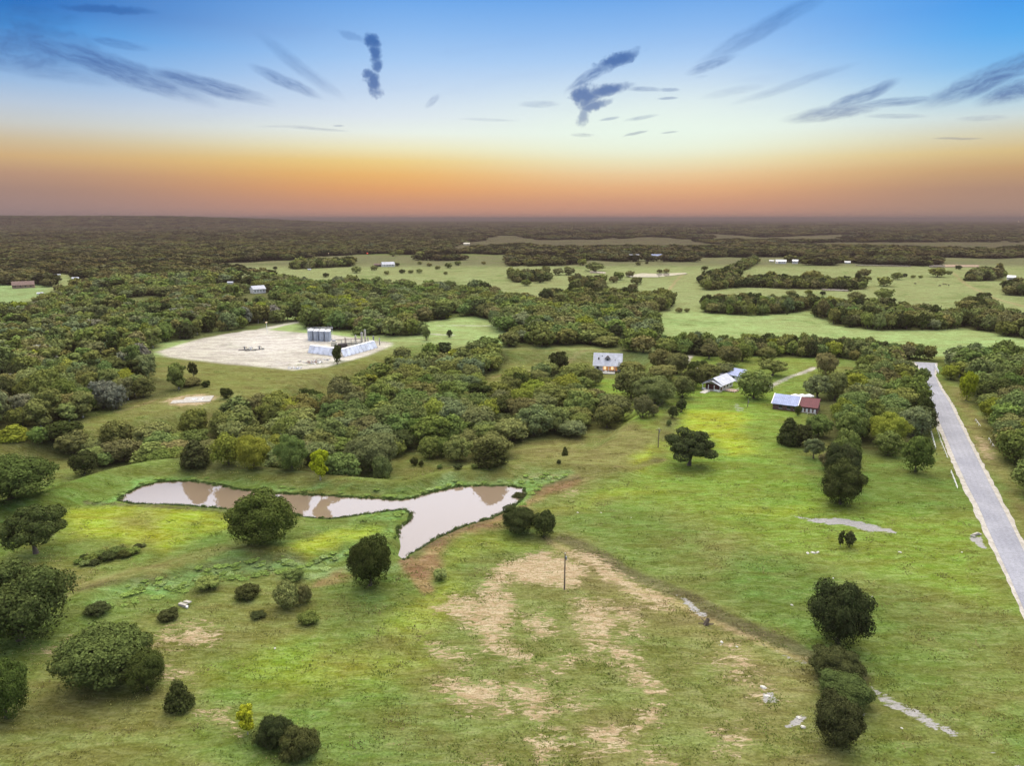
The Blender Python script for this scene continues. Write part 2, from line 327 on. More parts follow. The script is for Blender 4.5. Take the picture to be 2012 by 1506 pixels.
BARE = [  # bare tan soil: outlines, strength
 ([(1000,1110),(1060,1085),(1110,1100),(1150,1120),(1130,1160),(1080,1150),(1020,1140),(985,1150),(1010,1190),(985,1240),(945,1225),(940,1160)], 1),
 ([(845,1200),(880,1175),(950,1180),(1000,1210),(990,1260),(1040,1280),(1035,1300),(960,1275),(920,1230)], .85),
 ([(1035,1210),(1070,1205),(1095,1235),(1060,1245)], .9), ([(1140,1180),(1190,1185),(1200,1260),(1250,1280),(1240,1300),(1180,1270),(1150,1240)], .85),
 ([(1210,1190),(1245,1190),(1255,1250),(1220,1240)], .8), ([(850,1350),(900,1338),(985,1345),(990,1400),(900,1400)], .85), ([(830,1255),(860,1270),(920,1290),(900,1310),(850,1290)], .7),
 ([(1000,1345),(1070,1350),(1090,1400),(1060,1430),(1010,1390)], .8), ([(1095,1370),(1150,1360),(1180,1380),(1120,1400)], .6),
 ([(1240,1295),(1260,1320),(1300,1350),(1290,1420),(1260,1430),(1280,1370),(1240,1330)], .85), ([(1200,1290),(1240,1285),(1250,1300),(1220,1305)], .8),
 ([(1040,1470),(1100,1450),(1140,1475),(1060,1500)], .8), ([(1170,1440),(1230,1435),(1240,1480),(1170,1500)], .8), ([(1060,1310),(1095,1315),(1080,1335),(1055,1330)], .8),
 ([(330,1250),(400,1230),(440,1255),(380,1275),(320,1270)], .75), ([(350,1230),(400,1222),(395,1240)], .7), ([(320,1310),(355,1305),(380,1330),(345,1330)], .6),
 ([(380,1400),(440,1405),(480,1440),(420,1435)], .6), ([(75,1280),(130,1262),(160,1250),(140,1270)], .7), ([(1370,1300),(1460,1270),(1500,1310),(1430,1330)], .5),
 ([(1455,1345),(1500,1330),(1530,1370),(1490,1385)], .6), ([(1120,1085),(1180,1090),(1260,1150),(1310,1190),(1280,1195),(1200,1140)], .9), ([(1090,1290),(1160,1270),(1200,1255),(1180,1280),(1110,1305)], .7),
 ([(1265,1480),(1310,1470),(1330,1506),(1270,1520)], .7), ([(1400,1440),(1470,1420),(1490,1480),(1420,1490)], .5), ([(890,1520),(960,1490),(1000,1530)], .5),
 ([(1115,960),(1160,955),(1150,975),(1110,980)], .4), ([(320,790),(360,778),(400,775),(430,782),(400,795),(360,798)], 1), ([(1840,870),(1865,860),(1880,900)], .4), ([(1925,860),(1945,870),(1955,905),(1935,890)], .9)]
GREYP = [([(1560,1016),(1600,1021),(1680,1026),(1740,1036),(1775,1050),(1700,1041),(1620,1031)], 1), ([(1580,1086),(1612,1084),(1600,1092)], .9), ([(1488,1352),(1515,1352),(1522,1375),(1495,1378),(1490,1365)], 1),
 ([(1575,1408),(1588,1412),(1575,1440),(1555,1435)], 1), ([(1680,1408),(1700,1410),(1695,1422)], .9), ([(1705,1350),(1760,1375),(1830,1410),(1890,1438),(1880,1446),(1800,1415),(1730,1385)], .75),
 ([(1310,1168),(1350,1185),(1385,1203),(1375,1207),(1330,1188)], .9), ([(1480,1250),(1540,1278),(1585,1298),(1575,1301),(1520,1278)], .7), ([(1410,1258),(1430,1262),(1425,1268)], .8), ([(1905,1055),(1930,1052),(1945,1080),(1925,1075)], 1),
 ([(1940,1475),(2012,1500),(2012,1506),(1950,1485)], .6), ([(1880,985),(1898,1000),(1900,1012)], .3), ([(1440,795),(1455,790),(1460,805),(1445,815)], .5), ([(1028,985),(1042,970),(1050,972),(1034,990)], .5)]
TRACKS = [ # (colour, half width m, strength, centre line)
 ('track', 2.1, .75, [(1110,1060),(1180,1090),(1260,1135),(1340,1170),(1420,1212),(1500,1245),(1600,1290),(1680,1330)]),
 ('tan', .9, .55, [(1070,1058),(1140,1100),(1230,1145),(1330,1190),(1400,1220),(1500,1262),(1590,1300)]),
 ('pad', 1.7, .95, [(1340,722),(1356,700),(1362,692)]), ('pad', 1.4, .95, [(1508,762),(1545,745),(1600,722)]), ('pad', 2, .6, [(830,655),(890,659)]), ('pad', 1.3, .7, [(860,640),(962,640)]),
 ('tan', 1.6, .7, [(1310,575),(1340,540),(1420,535)]), ('tan', 1.6, .7, [(1870,535),(1900,560),(1950,585),(2012,603),(2100,625)]), ('tan', 1.4, .35, [(970,742),(1150,690),(1420,694),(1800,712)]), ('tan', 1.2, .4, [(1030,935),(1200,925),(1300,905)]),
 ('track', 1.0, .75, [(170,987),(240,992),(330,997),(440,1004),(470,1012)]), ('track', 1.1, .5, [(80,1170),(200,1150),(330,1132),(450,1105),(600,1095)]), ('track', .8, .6, [(1045,968),(1090,948),(1140,940)]), ('track', 1., .55, [(800,1100),(850,1070),(900,1045),(1000,1010)]),
 ('olive', 1.6, .9, [(1150,932),(1220,925),(1290,905)]), ('track', 2.5, .35, [(1290,905),(1310,850),(1320,800)]), ('reed', 1.6, .7, [(0,1180),(120,1165)]), ('tan', .5, .6, [(200,670),(330,640),(520,620)]),
 ('pad', 1.5, .8, [(700,622),(745,612)]), ('mint', 1.4, .5, [(760,1120),(800,1105)]), ('dirt', 1.6, .8, [(800,1100),(815,1125),(830,1160)]), ('tan', 1.1, .35, [(330,770),(300,790),(230,810)])]
def build_ground():
    ang = list(np.arange(-44, 44.01, .15)); ang += list(np.arange(50, 316, 6.))
    rr = [6, 20, 34, 46]; r = 52.
    while r < 60000: rr.append(r); r *= 1.0072
    A, R = np.meshgrid(np.radians(ang), rr); x = (R*np.sin(A)).ravel(); y = (R*np.cos(A)).ravel()
    z = height(x, y); na, nr = len(ang), len(rr)
    col = np.empty((x.size, 3)); col[:] = GR['grass']
    D = np.hypot(x, y); wx = x+(fbm(x, y, 11., 51)-.5)*7+(fbm(x, y, 2.5, 53, 2)-.5)*2.2; wy = y+(fbm(x, y, 11., 61)-.5)*7+(fbm(x, y, 2.5, 63, 2)-.5)*2.2
    big = fbm(x, y, 26., 71, 4)
    t = sm((big-.42)/.2)[:, None]; col = col*(1-t*.8)+np.array(GR['olive'])*t*.8
    def region(P, pad): return (x > P[:, 0].min()-pad) & (x < P[:, 0].max()+pad) & (y > P[:, 1].min()-pad) & (y < P[:, 1].max()+pad)
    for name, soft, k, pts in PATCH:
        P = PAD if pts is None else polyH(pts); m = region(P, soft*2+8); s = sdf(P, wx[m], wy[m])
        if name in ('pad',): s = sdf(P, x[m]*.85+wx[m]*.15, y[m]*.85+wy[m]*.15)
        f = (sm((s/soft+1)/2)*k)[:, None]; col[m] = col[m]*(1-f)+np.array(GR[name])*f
    for name, wd, k, pts in TRACKS:
        P = polyH(pts); m = region(P, wd*3+6); f = (sm((wd-ldist(P, x[m]*.7+wx[m]*.3, y[m]*.7+wy[m]*.3))/(wd*.7)+.3)*k)[:, None]; col[m] = col[m]*(1-f)+np.array(GR[name])*f
    bare = np.zeros(x.size); grey = np.zeros(x.size)
    for lst, arr, so in ((BARE, bare, 2.6), (GREYP, grey, .7)):
        for pts, k in lst:
            P = polyH(pts); m = region(P, 10); s = sdf(P, wx[m]*.6+x[m]*.4, wy[m]*.6+y[m]*.4); arr[m] = np.maximum(arr[m], sm((s/so+1.4)/2.4)*k)
    # soil and litter under the woods
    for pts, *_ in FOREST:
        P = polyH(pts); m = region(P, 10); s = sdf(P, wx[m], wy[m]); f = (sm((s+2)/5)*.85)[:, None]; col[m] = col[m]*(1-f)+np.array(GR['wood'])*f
    verts = np.column_stack([x, y, z]); i = np.arange(nr-1)[:, None]*na; j = np.arange(na)[None, :]; j2 = (j+1) % na
    q = np.stack([i+j, i+j2, i+na+j2, i+na+j], -1).reshape(-1, 4)
    me = bpy.data.meshes.new('ground'); me.vertices.add(len(verts)+1); me.vertices.foreach_set('co', np.vstack([verts, [[0, 0, 0]]]).ravel())
    cap = [(len(verts), k, (k+1) % na) for k in range(na)]
    nl = len(q)*4+len(cap)*3; me.loops.add(nl); me.polygons.add(len(q)+len(cap))
    me.loops.foreach_set('vertex_index', np.concatenate([q.ravel(), np.array(cap)[:, :].ravel()]).astype(np.int32))
    st = np.concatenate([np.arange(len(q))*4, len(q)*4+np.arange(len(cap))*3]).astype(np.int32); me.polygons.foreach_set('loop_start', st)
    me.update(calc_edges=True); me.validate()
    me.polygons.foreach_set('use_smooth', np.ones(len(me.polygons), bool))
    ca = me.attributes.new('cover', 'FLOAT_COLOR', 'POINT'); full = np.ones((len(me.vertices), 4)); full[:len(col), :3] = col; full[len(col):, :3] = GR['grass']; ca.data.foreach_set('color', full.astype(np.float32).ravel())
    for nm, arr in (('bare', bare), ('stony', grey)):
        a = me.attributes.new(nm, 'FLOAT', 'POINT'); a.data.foreach_set('value', np.append(arr, 0).astype(np.float32))
    m, T, o = new_mat('meadow'); b = T.node('ShaderNodeBsdfDiffuse')
    att = lambda n, s: T.node('ShaderNodeAttribute', attribute_name=n).outputs[s]
    pos = T.node('ShaderNodeNewGeometry').outputs['Position']
    mpn = T.node('ShaderNodeMapping'); T.l.new(pos, mpn.inputs[0]); mpn.inputs['Scale'].default_value = (.5, 1.5, 1.); mpn.inputs['Rotation'].default_value = (0, 0, .35)
    st_ = mpn.outputs[0]
    n1 = T.noise(st_, .16, 4., .6, .6); n2 = T.noise(st_, .75, 4., .65, .8); n3 = T.noise(pos, 2.6, 3., .6)
    c = att('cover', 'Color'); n0 = T.noise(pos, .011, 4., .6, .5); c = T.mix(T.sstep(n0, .35, .7, 0., .3), c, (.165, .150, .062, 1)); n00 = T.noise(pos, .028, 5., .62, .8); c = T.mix(T.sstep(n00, .5, .7, 0., .5), c, (.072, .120, .024, 1))
    hs = T.node('ShaderNodeHueSaturation'); T.l.new(c, hs.inputs['Color'])
    T.put(hs.inputs['Hue'], T.sstep(n1, .3, .7, .480, .518)); T.put(hs.inputs['Saturation'], T.sstep(n2, .3, .75, 1.04, .86))
    T.put(hs.inputs['Value'], T.m('MULTIPLY', T.m('MULTIPLY', T.sstep(n1, .32, .68, .80, 1.14), T.sstep(n2, .33, .68, .76, 1.18)), T.sstep(n3, .3, .7, .8, 1.2)))
    c = hs.outputs[0]
    nb = T.noise(st_, .85, 6., .72, .9); fb = T.sstep(T.m('ADD', att('bare', 'Fac'), T.m('MULTIPLY', T.m('SUBTRACT', nb, .5), 3.8)), .34, .85)
    fb = T.m('MULTIPLY', fb, T.sstep(att('bare', 'Fac'), .05, .3))
    soil = T.mix(T.sstep(n2, .35, .65), (.42, .34, .23, 1), (.29, .205, .125, 1)); soil = T.mix(T.sstep(n3, .5, .62, 0., .6), soil, (.15, .13, .05, 1))
    c = T.mix(T.m('MULTIPLY', fb, .88), c, soil)
    # scattered specks of dry grass
    sp_ = T.m('MULTIPLY', T.sstep(n2, .60, .70), T.sstep(n1, .46, .6)); c = T.mix(T.m('MULTIPLY', sp_, .35), c, (.23, .19, .085, 1))
    fg = T.sstep(T.m('ADD', att('stony', 'Fac'), T.m('MULTIPLY', T.m('SUBTRACT', nb, .5), 2.2)), .5, .7)
    fg = T.m('MULTIPLY', fg, T.sstep(att('stony', 'Fac'), .05, .2)); c = T.mix(fg, c, T.mix(n3, (.19, .185, .18, 1), (.36, .35, .34, 1)))
    T.l.new(c, b.inputs[0]); bp = T.node('ShaderNodeBump'); T.put(bp.inputs['Height'], T.m('ADD', T.m('MULTIPLY', n2, .7), T.m('MULTIPLY', n3, .35)))
    bp.inputs['Distance'].default_value = .55; bp.inputs['Strength'].default_value = .75; T.l.new(bp.outputs[0], b.inputs['Normal']); T.l.new(b.outputs[0], o.inputs[0])
    me.materials.append(m); ob = bpy.data.objects.new('ground', me); C.objects.link(ob); ob['kind'] = 'structure'; return ob

# ------------------------------------------------------------------ woods: outlines (photo pixels of the ground they stand on)
# outline, spacing, (min, max height), palette weights, style weights, place name
DEFAULT = dict(olive=4, green=3, brown=2, sage=2, yellow=.4, dark=1)
FOREST = [
 ([(0,905),(110,900),(140,930),(200,930),(290,913),(340,907),(420,918),(520,930),(650,940),(740,940),(770,905),(830,885),(870,903),(930,916),(1005,903),(1025,866),(1090,866),(1180,842),(1222,830),(1215,800),(1170,778),(1110,768),(1155,752),(1160,735),(1120,722),(1080,722),(1050,742),(1000,750),(965,800),(930,790),(950,745),(1000,712),(1000,688),(880,690),(800,716),(735,738),(690,768),(640,788),(560,800),(470,822),(430,838),(360,856),(300,872),(200,880),(130,885),(60,888),(0,890),(-200,880),(-220,960),(-60,930)],
  8.2, (7, 9.8), dict(olive=4, green=2.4, brown=1.6, sage=1.4, yellow=.35, dark=.5), 'round', 'pond wood'),
 ([(-300,880),(-500,640),(0,602),(120,582),(330,605),(540,610),(580,632),(500,648),(420,662),(330,672),(285,700),(268,740),(372,752),(398,762),(330,782),(270,795),(190,822),(60,845),(0,850)],
  7.2, (8, 11), dict(olive=3.5, green=2.5, brown=2.4, sage=2, yellow=.2, dark=.8, pale=.35), 'ragged', 'western wood'),
 ([(590,634),(600,645),(700,655),(800,662),(840,656),(812,648),(820,634),(930,622),(975,634),(1000,658),(990,684),(1160,702),(1180,690),(1280,694),(1292,655),(1275,622),(1240,612),(1180,618),(1060,606),(1040,597),(1000,592),(960,578),(800,568),(740,570),(690,566),(620,568),(560,556),(420,546),(300,552),(140,566),(330,602),(560,606)],
  9.6, (7.5, 11), DEFAULT, 'round', 'plain wood'),
 ([(1852,722),(1905,700),(2012,712),(2300,740),(2700,1250),(2300,1160),(2090,1060),(2030,990),(1990,925),(1960,870),(1930,820),(1900,775)],
  7.4, (7.5, 10.5), dict(olive=2, green=4, brown=.8, sage=2.4, yellow=.7, dark=.6), 'round', 'eastern wood'),
 ([(1590,768),(1570,835),(1600,860),(1650,892),(1740,900),(1800,890),(1815,840),(1822,805),(1815,770),(1790,735),(1720,722),(1680,735),(1650,775)],
  7.0, (7, 9.5), dict(olive=3, green=3, brown=1.2, sage=1.2, yellow=.8, dark=1), 'round', 'roadside grove'),
 ([(1280,684),(1290,697),(1500,702),(1640,705),(1790,718),(1850,718),(1850,708),(1700,692),(1500,684),(1300,680)], 5.2, (6, 8.5), dict(olive=3, green=2, brown=3, sage=.4, yellow=.4, dark=1.5), 'round', 'hedgerow'),
 ([(1598,606),(1600,622),(1640,640),(1720,650),(1800,650),(1890,645),(2012,667),(2200,690),(2200,660),(2012,636),(1890,632),(1800,622),(1700,610)], 7, (8, 11), dict(olive=3, green=1, brown=3, sage=.6, yellow=0, dark=2), 'round', 'field wood'),
 ([(1380,604),(1390,617),(1500,622),(1590,612),(1600,600),(1500,598),(1420,596)], 6.5, (7, 10), dict(olive=3, green=1, brown=3, sage=.6, yellow=0, dark=2), 'round', 'field wood'),
 ([(1376,558),(1386,572),(1440,566),(1490,566),(1560,568),(1700,570),(1705,562),(1560,556),(1450,556),(1450,540),(1490,516),(1478,512),(1420,538),(1390,548)], 6.5, (7, 9.5), dict(olive=2, brown=3, dark=3), 'round', 'field wood'),
 ([(1120,560),(1130,572),(1190,575),(1185,555)], 7, (7, 10), dict(olive=2, brown=3, dark=2), 'round', 'field wood'),
 ([(1000,545),(1010,556),(1080,552),(1075,540)], 7, (7, 10), dict(olive=2, brown=3, dark=2), 'round', 'field wood'),
 ([(1060,588),(1080,612),(1180,620),(1260,622),(1320,612),(1320,592),(1250,590),(1180,586)], 8, (8, 11), dict(olive=2, brown=3, dark=2), 'round', 'field wood'),
 ([(570,520),(575,530),(690,524),(700,516)], 9, (8, 11), dict(olive=2, brown=3, dark=2), 'round', 'field wood'),
 ([(1970,568),(1975,580),(2200,590),(2200,560)], 8, (8, 11), dict(olive=2, brown=3, dark=2), 'round', 'field wood'),
 ([(1900,545),(1905,553),(1975,553),(1970,540)], 8, (8, 11), dict(olive=2, brown=3, dark=2), 'round', 'field wood'),
 ([(1880,600),(1920,632),(1960,612),(1940,598)], 8, (7, 10), dict(olive=2, brown=3, dark=2), 'round', 'field wood'),
]
FARWOOD = [  # far woods, filled with larger tree clumps
 [(-900,600),(-900,434),(700,432.6),(700,440),(1010,445),(1000,462),(900,480),(880,500),(760,498),(640,505),(560,512),(400,528),(560,545),(300,552),(120,562),(0,570)],
 [(700,462),(700,432.2),(2900,432.2),(2900,468),(2012,462),(1700,460),(1500,466),(1400,460),(1150,458),(1010,462)],
 [(880,496),(1000,500),(1200,505),(1450,506),(1600,507),(1800,508),(2100,507),(2900,512),(2900,492),(2100,490),(1900,496),(1700,490),(1500,486),(1350,490),(1100,490),(1000,484)],
 [(1260,462),(1350,472),(1430,484),(1600,478),(1750,476),(2100,476),(2900,480),(2900,462),(2100,462),(1800,458),(1640,470),(1500,474),(1400,470),(1330,458),(1200,455)],
 [(1000,462),(1180,462),(1300,466),(1180,470),(1060,472)], [(1540,515),(1560,521),(1700,522),(1830,524),(1860,522),(1840,516),(1700,514)],
 [(1130,508),(1140,513),(1260,515),(1350,513),(1350,507),(1240,509)], [(820,510),(900,508),(1120,512),(1130,520),(1000,522),(960,516)]]
CLEAR = [[(1150,745),(1160,690),(1235,690),(1238,745),(1225,805),(1165,795)], [(-200,640),(-200,560),(95,560),(92,585),(70,618)], [(235,614),(240,588),(300,582),(350,588),(345,610)], [(400,532),(430,518),(590,510),(600,516),(570,526)],
 [(650,650),(700,596),(750,596),(765,630),(720,655)],[(620,560),(760,520),(1000,505),(1000,530),(960,552),(800,545),(700,552)], [(190,695),(225,688),(262,678),(250,692),(200,702)],
 [(1160,760),(1160,690),(1230,690),(1232,760)], [(470,640),(600,630),(610,655),(500,665)], [(100,568),(170,568),(160,574),(110,574)]]
LONE = [ # field trees, photo pixel of the foot and crown width
 (1098,541,22),(1118,541,24),(1145,522,20),(1170,534,40),(1062,556,28),(1160,568,40),(1215,550,24),(1238,545,20),(1252,560,24),(1207,556,20),(1254,522,12),(1271,519,7),(1296,537,12),(1310,537,14),(1385,532,14),(1405,535,8),(1218,574,11),(1243,572,22),
 (1148,598,28),(1190,606,26),(1232,620,30),(1276,612,40),(1335,615,16),(1350,614,12),(1285,660,12),(1545,549,16),(1515,547,22),(1535,548,14),(1600,552,40),(1585,548,18),(1575,563,14),(1700,545,26),(1705,553,16),(1740,563,30),(1765,550,22),(1778,545,12),(1795,547,10),(1810,547,9),(1845,545,34),(1866,540,12),(1898,553,11),(1925,540,24),(1950,545,30),(1885,530,14),
 (1555,583,20),(1617,580,12),(1590,580,16),(1672,573,10),(1685,595,34),(1740,590,36),(1930,588,20),(1942,585,16),(1935,606,26),(1990,628,34),(1547,619,5),(780,523,10),(760,540,12),(790,538,14),(807,538,12),(824,537,14),(875,540,10),(825,520,10),(843,524,12),(860,530,12),(880,527,16),(900,522,14),(700,537,22),(735,532,16),(950,520,10),(640,545,14),
 (1020,520,12),(1040,524,14),(1010,508,14),(1060,515,10),(1075,510,12),(1095,512,10),(1130,515,22),(1150,514,18),(1172,512,12),(785,502,18),(772,504,14),(825,506,20),(515,536,16),(540,530,10),(1115,532,14),(1030,590,24),(1110,588,20),(1035,562,20)]

TINTS = dict(pale=(.22,.22,.145), olive=(.178,.204,.058), green=(.142,.192,.052), brown=(.176,.174,.062), sage=(.172,.204,.082), yellow=(.225,.255,.040), deep=(.078,.106,.028), dark=(.062,.074,.024), mint=(.22,.28,.09), lime=(.27,.31,.02))
TONE = dict(pale='pale greyish', deep='deep green', olive='olive green', green='fresh green', brown='brownish', sage='grey green', yellow='yellow green', dark='dark green', mint='pale mint', lime='bright yellow green')
def pick(w):
    k = list(w); return rnd.choices(k, [w[q] for q in k])[0]
def tint_of(tone, r=None):
    r = r or rnd; c = TINTS[tone]; v = r.uniform(.82, 1.2); a = r.uniform(.92, 1.1); return (c[0]*v*a, c[1]*v, c[2]*v*r.uniform(.8, 1.2), 1)

# ------------------------------------------------------------------ tree meshes
def np_mesh(name, parts, mats):
    """parts: list of (verts Nx3, faces list of arrays, material index)"""
    V = []; idx = []; st = []; mi = []; off = 0; ls = 0
    for v, f, k in parts:
        V.append(v); f = np.asarray(f)+off; off += len(v); idx.append(f.ravel()); st.append(ls+np.arange(len(f))*f.shape[1]); ls += f.size; mi.append(np.full(len(f), k))
    me = bpy.data.meshes.new(name); V = np.vstack(V); me.vertices.add(len(V)); me.vertices.foreach_set('co', V.astype(np.float32).ravel())
    idx = np.concatenate(idx); me.loops.add(len(idx)); me.loops.foreach_set('vertex_index', idx.astype(np.int32))
    st = np.concatenate(st); me.polygons.add(len(st)); me.polygons.foreach_set('loop_start', st.astype(np.int32))
    for m in mats: me.materials.append(m)
    me.polygons.foreach_set('material_index', np.concatenate(mi).astype(np.int32)); me.update(calc_edges=True); return me
def lobes(R, style):
    L = []; u = lambda a, b: R.uniform(a, b)
    if style in ('round', 'broad', 'open', 'bush'):
        n = dict(round=22, broad=30, open=17, bush=18)[style]; hx = .37; hzv = dict(round=.39, broad=.37, open=.31, bush=.30)[style]; cz = dict(round=.47, broad=.46, open=.54, bush=.40)[style]
        g = R.uniform(0, 6.28)
        for i in range(n):
            t = (i+.5)/n; zz = 1-1.75*t; a = g+i*2.39996+u(-.3, .3); q = math.sqrt(max(0, 1-zz*zz)); k = u(.72, 1.15)
            s = u(.13, .22)*(1.15 if style != 'open' else .82)
            L.append((hx*q*math.cos(a)*k*1.05, hx*q*math.sin(a)*k*1.05, cz+hzv*zz*k, s, s*.72))
        if style == 'round': L = [(x*1.02, y*1.02, z, s_*.78, t_*.85) for x, y, z, s_, t_ in L[:17]]+[(u(-.04, .04), u(-.04, .04), cz-.02, .43, .43)]
        elif style == 'broad': g = u(0, 6.28); L = [(x, y, z, s_*.85, t_*.9) for x, y, z, s_, t_ in L[:22]]+[(.17*math.cos(g+i*2.09), .17*math.sin(g+i*2.09), cz+u(-.06, .03), .30, .37) for i in range(3)]
        else: L.append((0, 0, cz, .27, .24))
    elif style == 'ragged':
        for i in range(20):
            a = u(0, 6.28); zz = u(.22, .92); rad = .30*math.sqrt(u(.05, 1))*(1.1-abs(zz-.6)); s = u(.10, .18)
            L.append((rad*math.cos(a), rad*math.sin(a), zz, s, s*.75))
        L.append((0, 0, .55, .2, .3))
    elif style == 'cedar':
        for i in range(20):
            zz = .08+.86*i/20; a = i*2.4; rad = .27*(1-zz)**.7*u(.6, 1.15); s = .10+.16*(1-zz); L.append((rad*math.cos(a), rad*math.sin(a), zz, s, s*.8))
    return L
def crown_mesh(name, seed, style, n, ls, mat):
    R = random.Random(seed); N = np.random.default_rng(seed); L = np.array(lobes(R, style))
    p = L[:, 3]**2; p /= p.sum(); k = N.choice(len(L), n, p=p); c = L[k]
    d = N.normal(size=(n, 3)); d[:, 2] = d[:, 2]+.3; d /= np.linalg.norm(d, axis=1)[:, None]
    wob = 1+.16*np.sin(d[:, 0]*7+k)*np.cos(d[:, 1]*6+k*1.7); rad = (N.uniform(.72, 1., n)**.6)*1.05*wob*np.where(N.random(n) < .06, 1.22, 1)
    P = c[:, :3]+d*np.column_stack([c[:, 3], c[:, 3], c[:, 4]])*rad[:, None]
    P[:, 2] = np.maximum(P[:, 2], .03)
    nr = d+N.normal(size=(n, 3))*.34+np.array([0, 0, .08]); nr /= np.linalg.norm(nr, axis=1)[:, None]
    t = np.cross(nr, N.normal(size=(n, 3))); t /= np.linalg.norm(t, axis=1)[:, None]; b = np.cross(nr, t)
    s = (ls*N.uniform(.6, 1.35, n))[:, None]
    q = np.stack([P-t*s-b*s*.35, P+t*s*.15-b*s*.9, P+t*s+b*s*.3, P-t*s*.1+b*s*.85], 1)
    q[:, 1] += nr*s*.25*N.normal(size=(n, 1)); V = q.reshape(-1, 3); Fq = np.arange(4*n).reshape(-1, 4)
    # core of low displaced balls inside each lobe, added to block light
    cv, cf = [], []; off = 0
    for l in L[::1]:
        m_ = 6; vs = []
        for i in range(4):
            ph = math.pi*(i+.5)/4
            for j in range(m_): a = 6.283*j/m_; vs.append((l[0]+l[3]*.66*math.sin(ph)*math.cos(a)*R.uniform(.8, 1.1), l[1]+l[3]*.66*math.sin(ph)*math.sin(a)*R.uniform(.8, 1.1), max(.03, l[2]+l[4]*.66*math.cos(ph))))
        cv += vs; cf += [(off+i*m_+j, off+i*m_+(j+1) % m_, off+(i+1)*m_+(j+1) % m_, off+(i+1)*m_+j) for i in range(3) for j in range(m_)]; off += 24
    return V, Fq, np.array(cv), np.array(cf)
def tube(pts, rads, n=6):
    V = []; Fc = []
    for i, (p, r) in enumerate(zip(pts, rads)):
        p = Vector(p); q = Vector(pts[min(i+1, len(pts)-1)])-Vector(pts[max(i-1, 0)]); q.normalize(); a = q.orthogonal().normalized(); b = q.cross(a)
        for j in range(n): t = 6.2832*j/n; V.append(tuple(p+a*(r*math.cos(t))+b*(r*math.sin(t))))
    for i in range(len(pts)-1):
        for j in range(n): Fc.append((i*n+j, i*n+(j+1) % n, (i+1)*n+(j+1) % n, (i+1)*n+j))
    return np.array(V), np.array(Fc)
def trunk_parts(seed, style):
    R = random.Random(seed+99); out = []; r0 = dict(ragged=.022, cedar=.03, bush=.02).get(style, .035); top = dict(ragged=.8, cedar=.8, bush=.35).get(style, .5)
    lean = R.uniform(-.03, .03); pts = [(lean*i, R.uniform(-.01, .01), top*i/4) for i in range(5)]; pts[0] = (0, 0, -.03); out.append(tube(pts, [r0*1.5]+[r0*(1-.2*i) for i in range(1, 5)], 7))
    for i in range(6 if style != 'cedar' else 2):
        a = i*2.4+R.uniform(-.4, .4); z0 = R.uniform(.16, .34) if style != 'ragged' else R.uniform(.3, .6); l = R.uniform(.2, .34)*(1 if style != 'ragged' else .6)
        p0 = (0, 0, z0); p1 = (l*.5*math.cos(a), l*.5*math.sin(a), z0+.12); p2 = (l*math.cos(a+.2), l*math.sin(a+.2), z0+R.uniform(.22, .34)); out.append(tube([p0, p1, p2], [r0*.55, r0*.38, r0*.15], 5))
    return out
STY = dict(round=3, broad=3, open=3, ragged=3, cedar=2, bush=3)
PROTO = {}
def proto(style, k, fine):
    key = (style, k, fine)
    if key not in PROTO:
        seed = hash_s(style)+k*13; n, ls = {3: (30000, .0135), 2: (5200, .028), 1: (1100, .052), 0: (330, .085)}[fine]
        if style == 'open': n = int(n*.7)
        V, Fq, cv, cf = crown_mesh('c', seed, style, n, ls, None); cr = np_mesh('crown', [(V, Fq, 0), (cv, cf, 0)] if style != 'open' else [(V, Fq, 0)], [FOL])
        tp = trunk_parts(seed, style); tk = np_mesh('trunk', [(v, f, 0) for v, f in tp], [BARKP if style == 'ragged' else BARK])
        inst = np_mesh('tree', [(V, Fq, 0), (cv, cf, 0)]+[(v, f, 1) for v, f in tp[:1 if fine == 0 else 4]], [FOLI, BARKP if style == 'ragged' else BARK]) if fine < 3 else None
        PROTO[key] = (cr, tk, inst)
    return PROTO[key]
def hash_s(s): return sum(ord(c)*(i+3) for i, c in enumerate(s))
def tag(o, label, cat, group=None, kind=None):
    if label: o['label'] = label
    if cat: o['category'] = cat
    if group: o['group'] = group
    if kind: o['kind'] = kind
    return o
def empty(name, loc, rz=0, scale=(1, 1, 1)):
    e = bpy.data.objects.new(name, None); C.objects.link(e); e.location = loc; e.rotation_euler = (0, 0, rz); e.scale = scale; e.empty_display_size = .5; return e
def child(name, me, parent):
    o = bpy.data.objects.new(name, me); C.objects.link(o); o.parent = parent; return o
def add_tree(name, x, y, w, h, style, k, tone, label, cat='tree', group=None, fine=2, z=None, r=None):
    """w = crown width, h = height in metres; meshes are unit trees about 1.06 wide and 0.93 high"""
    cr, tk, _ = proto(style, k % STY[style], fine); wide = dict(ragged=.84, cedar=.70).get(style, 1.08)
    e = empty(name, (x, y, (hz(x, y) if z is None else z)), (r or rnd).uniform(0, 6.28)); sc_ = (w/wide, w/wide, h/.93)
    a = child('crown', cr, e); a.scale = sc_; a.color = tint_of(tone, r); b = child('trunk', tk, e); b.scale = sc_
    tag(e, label, cat, group); return e
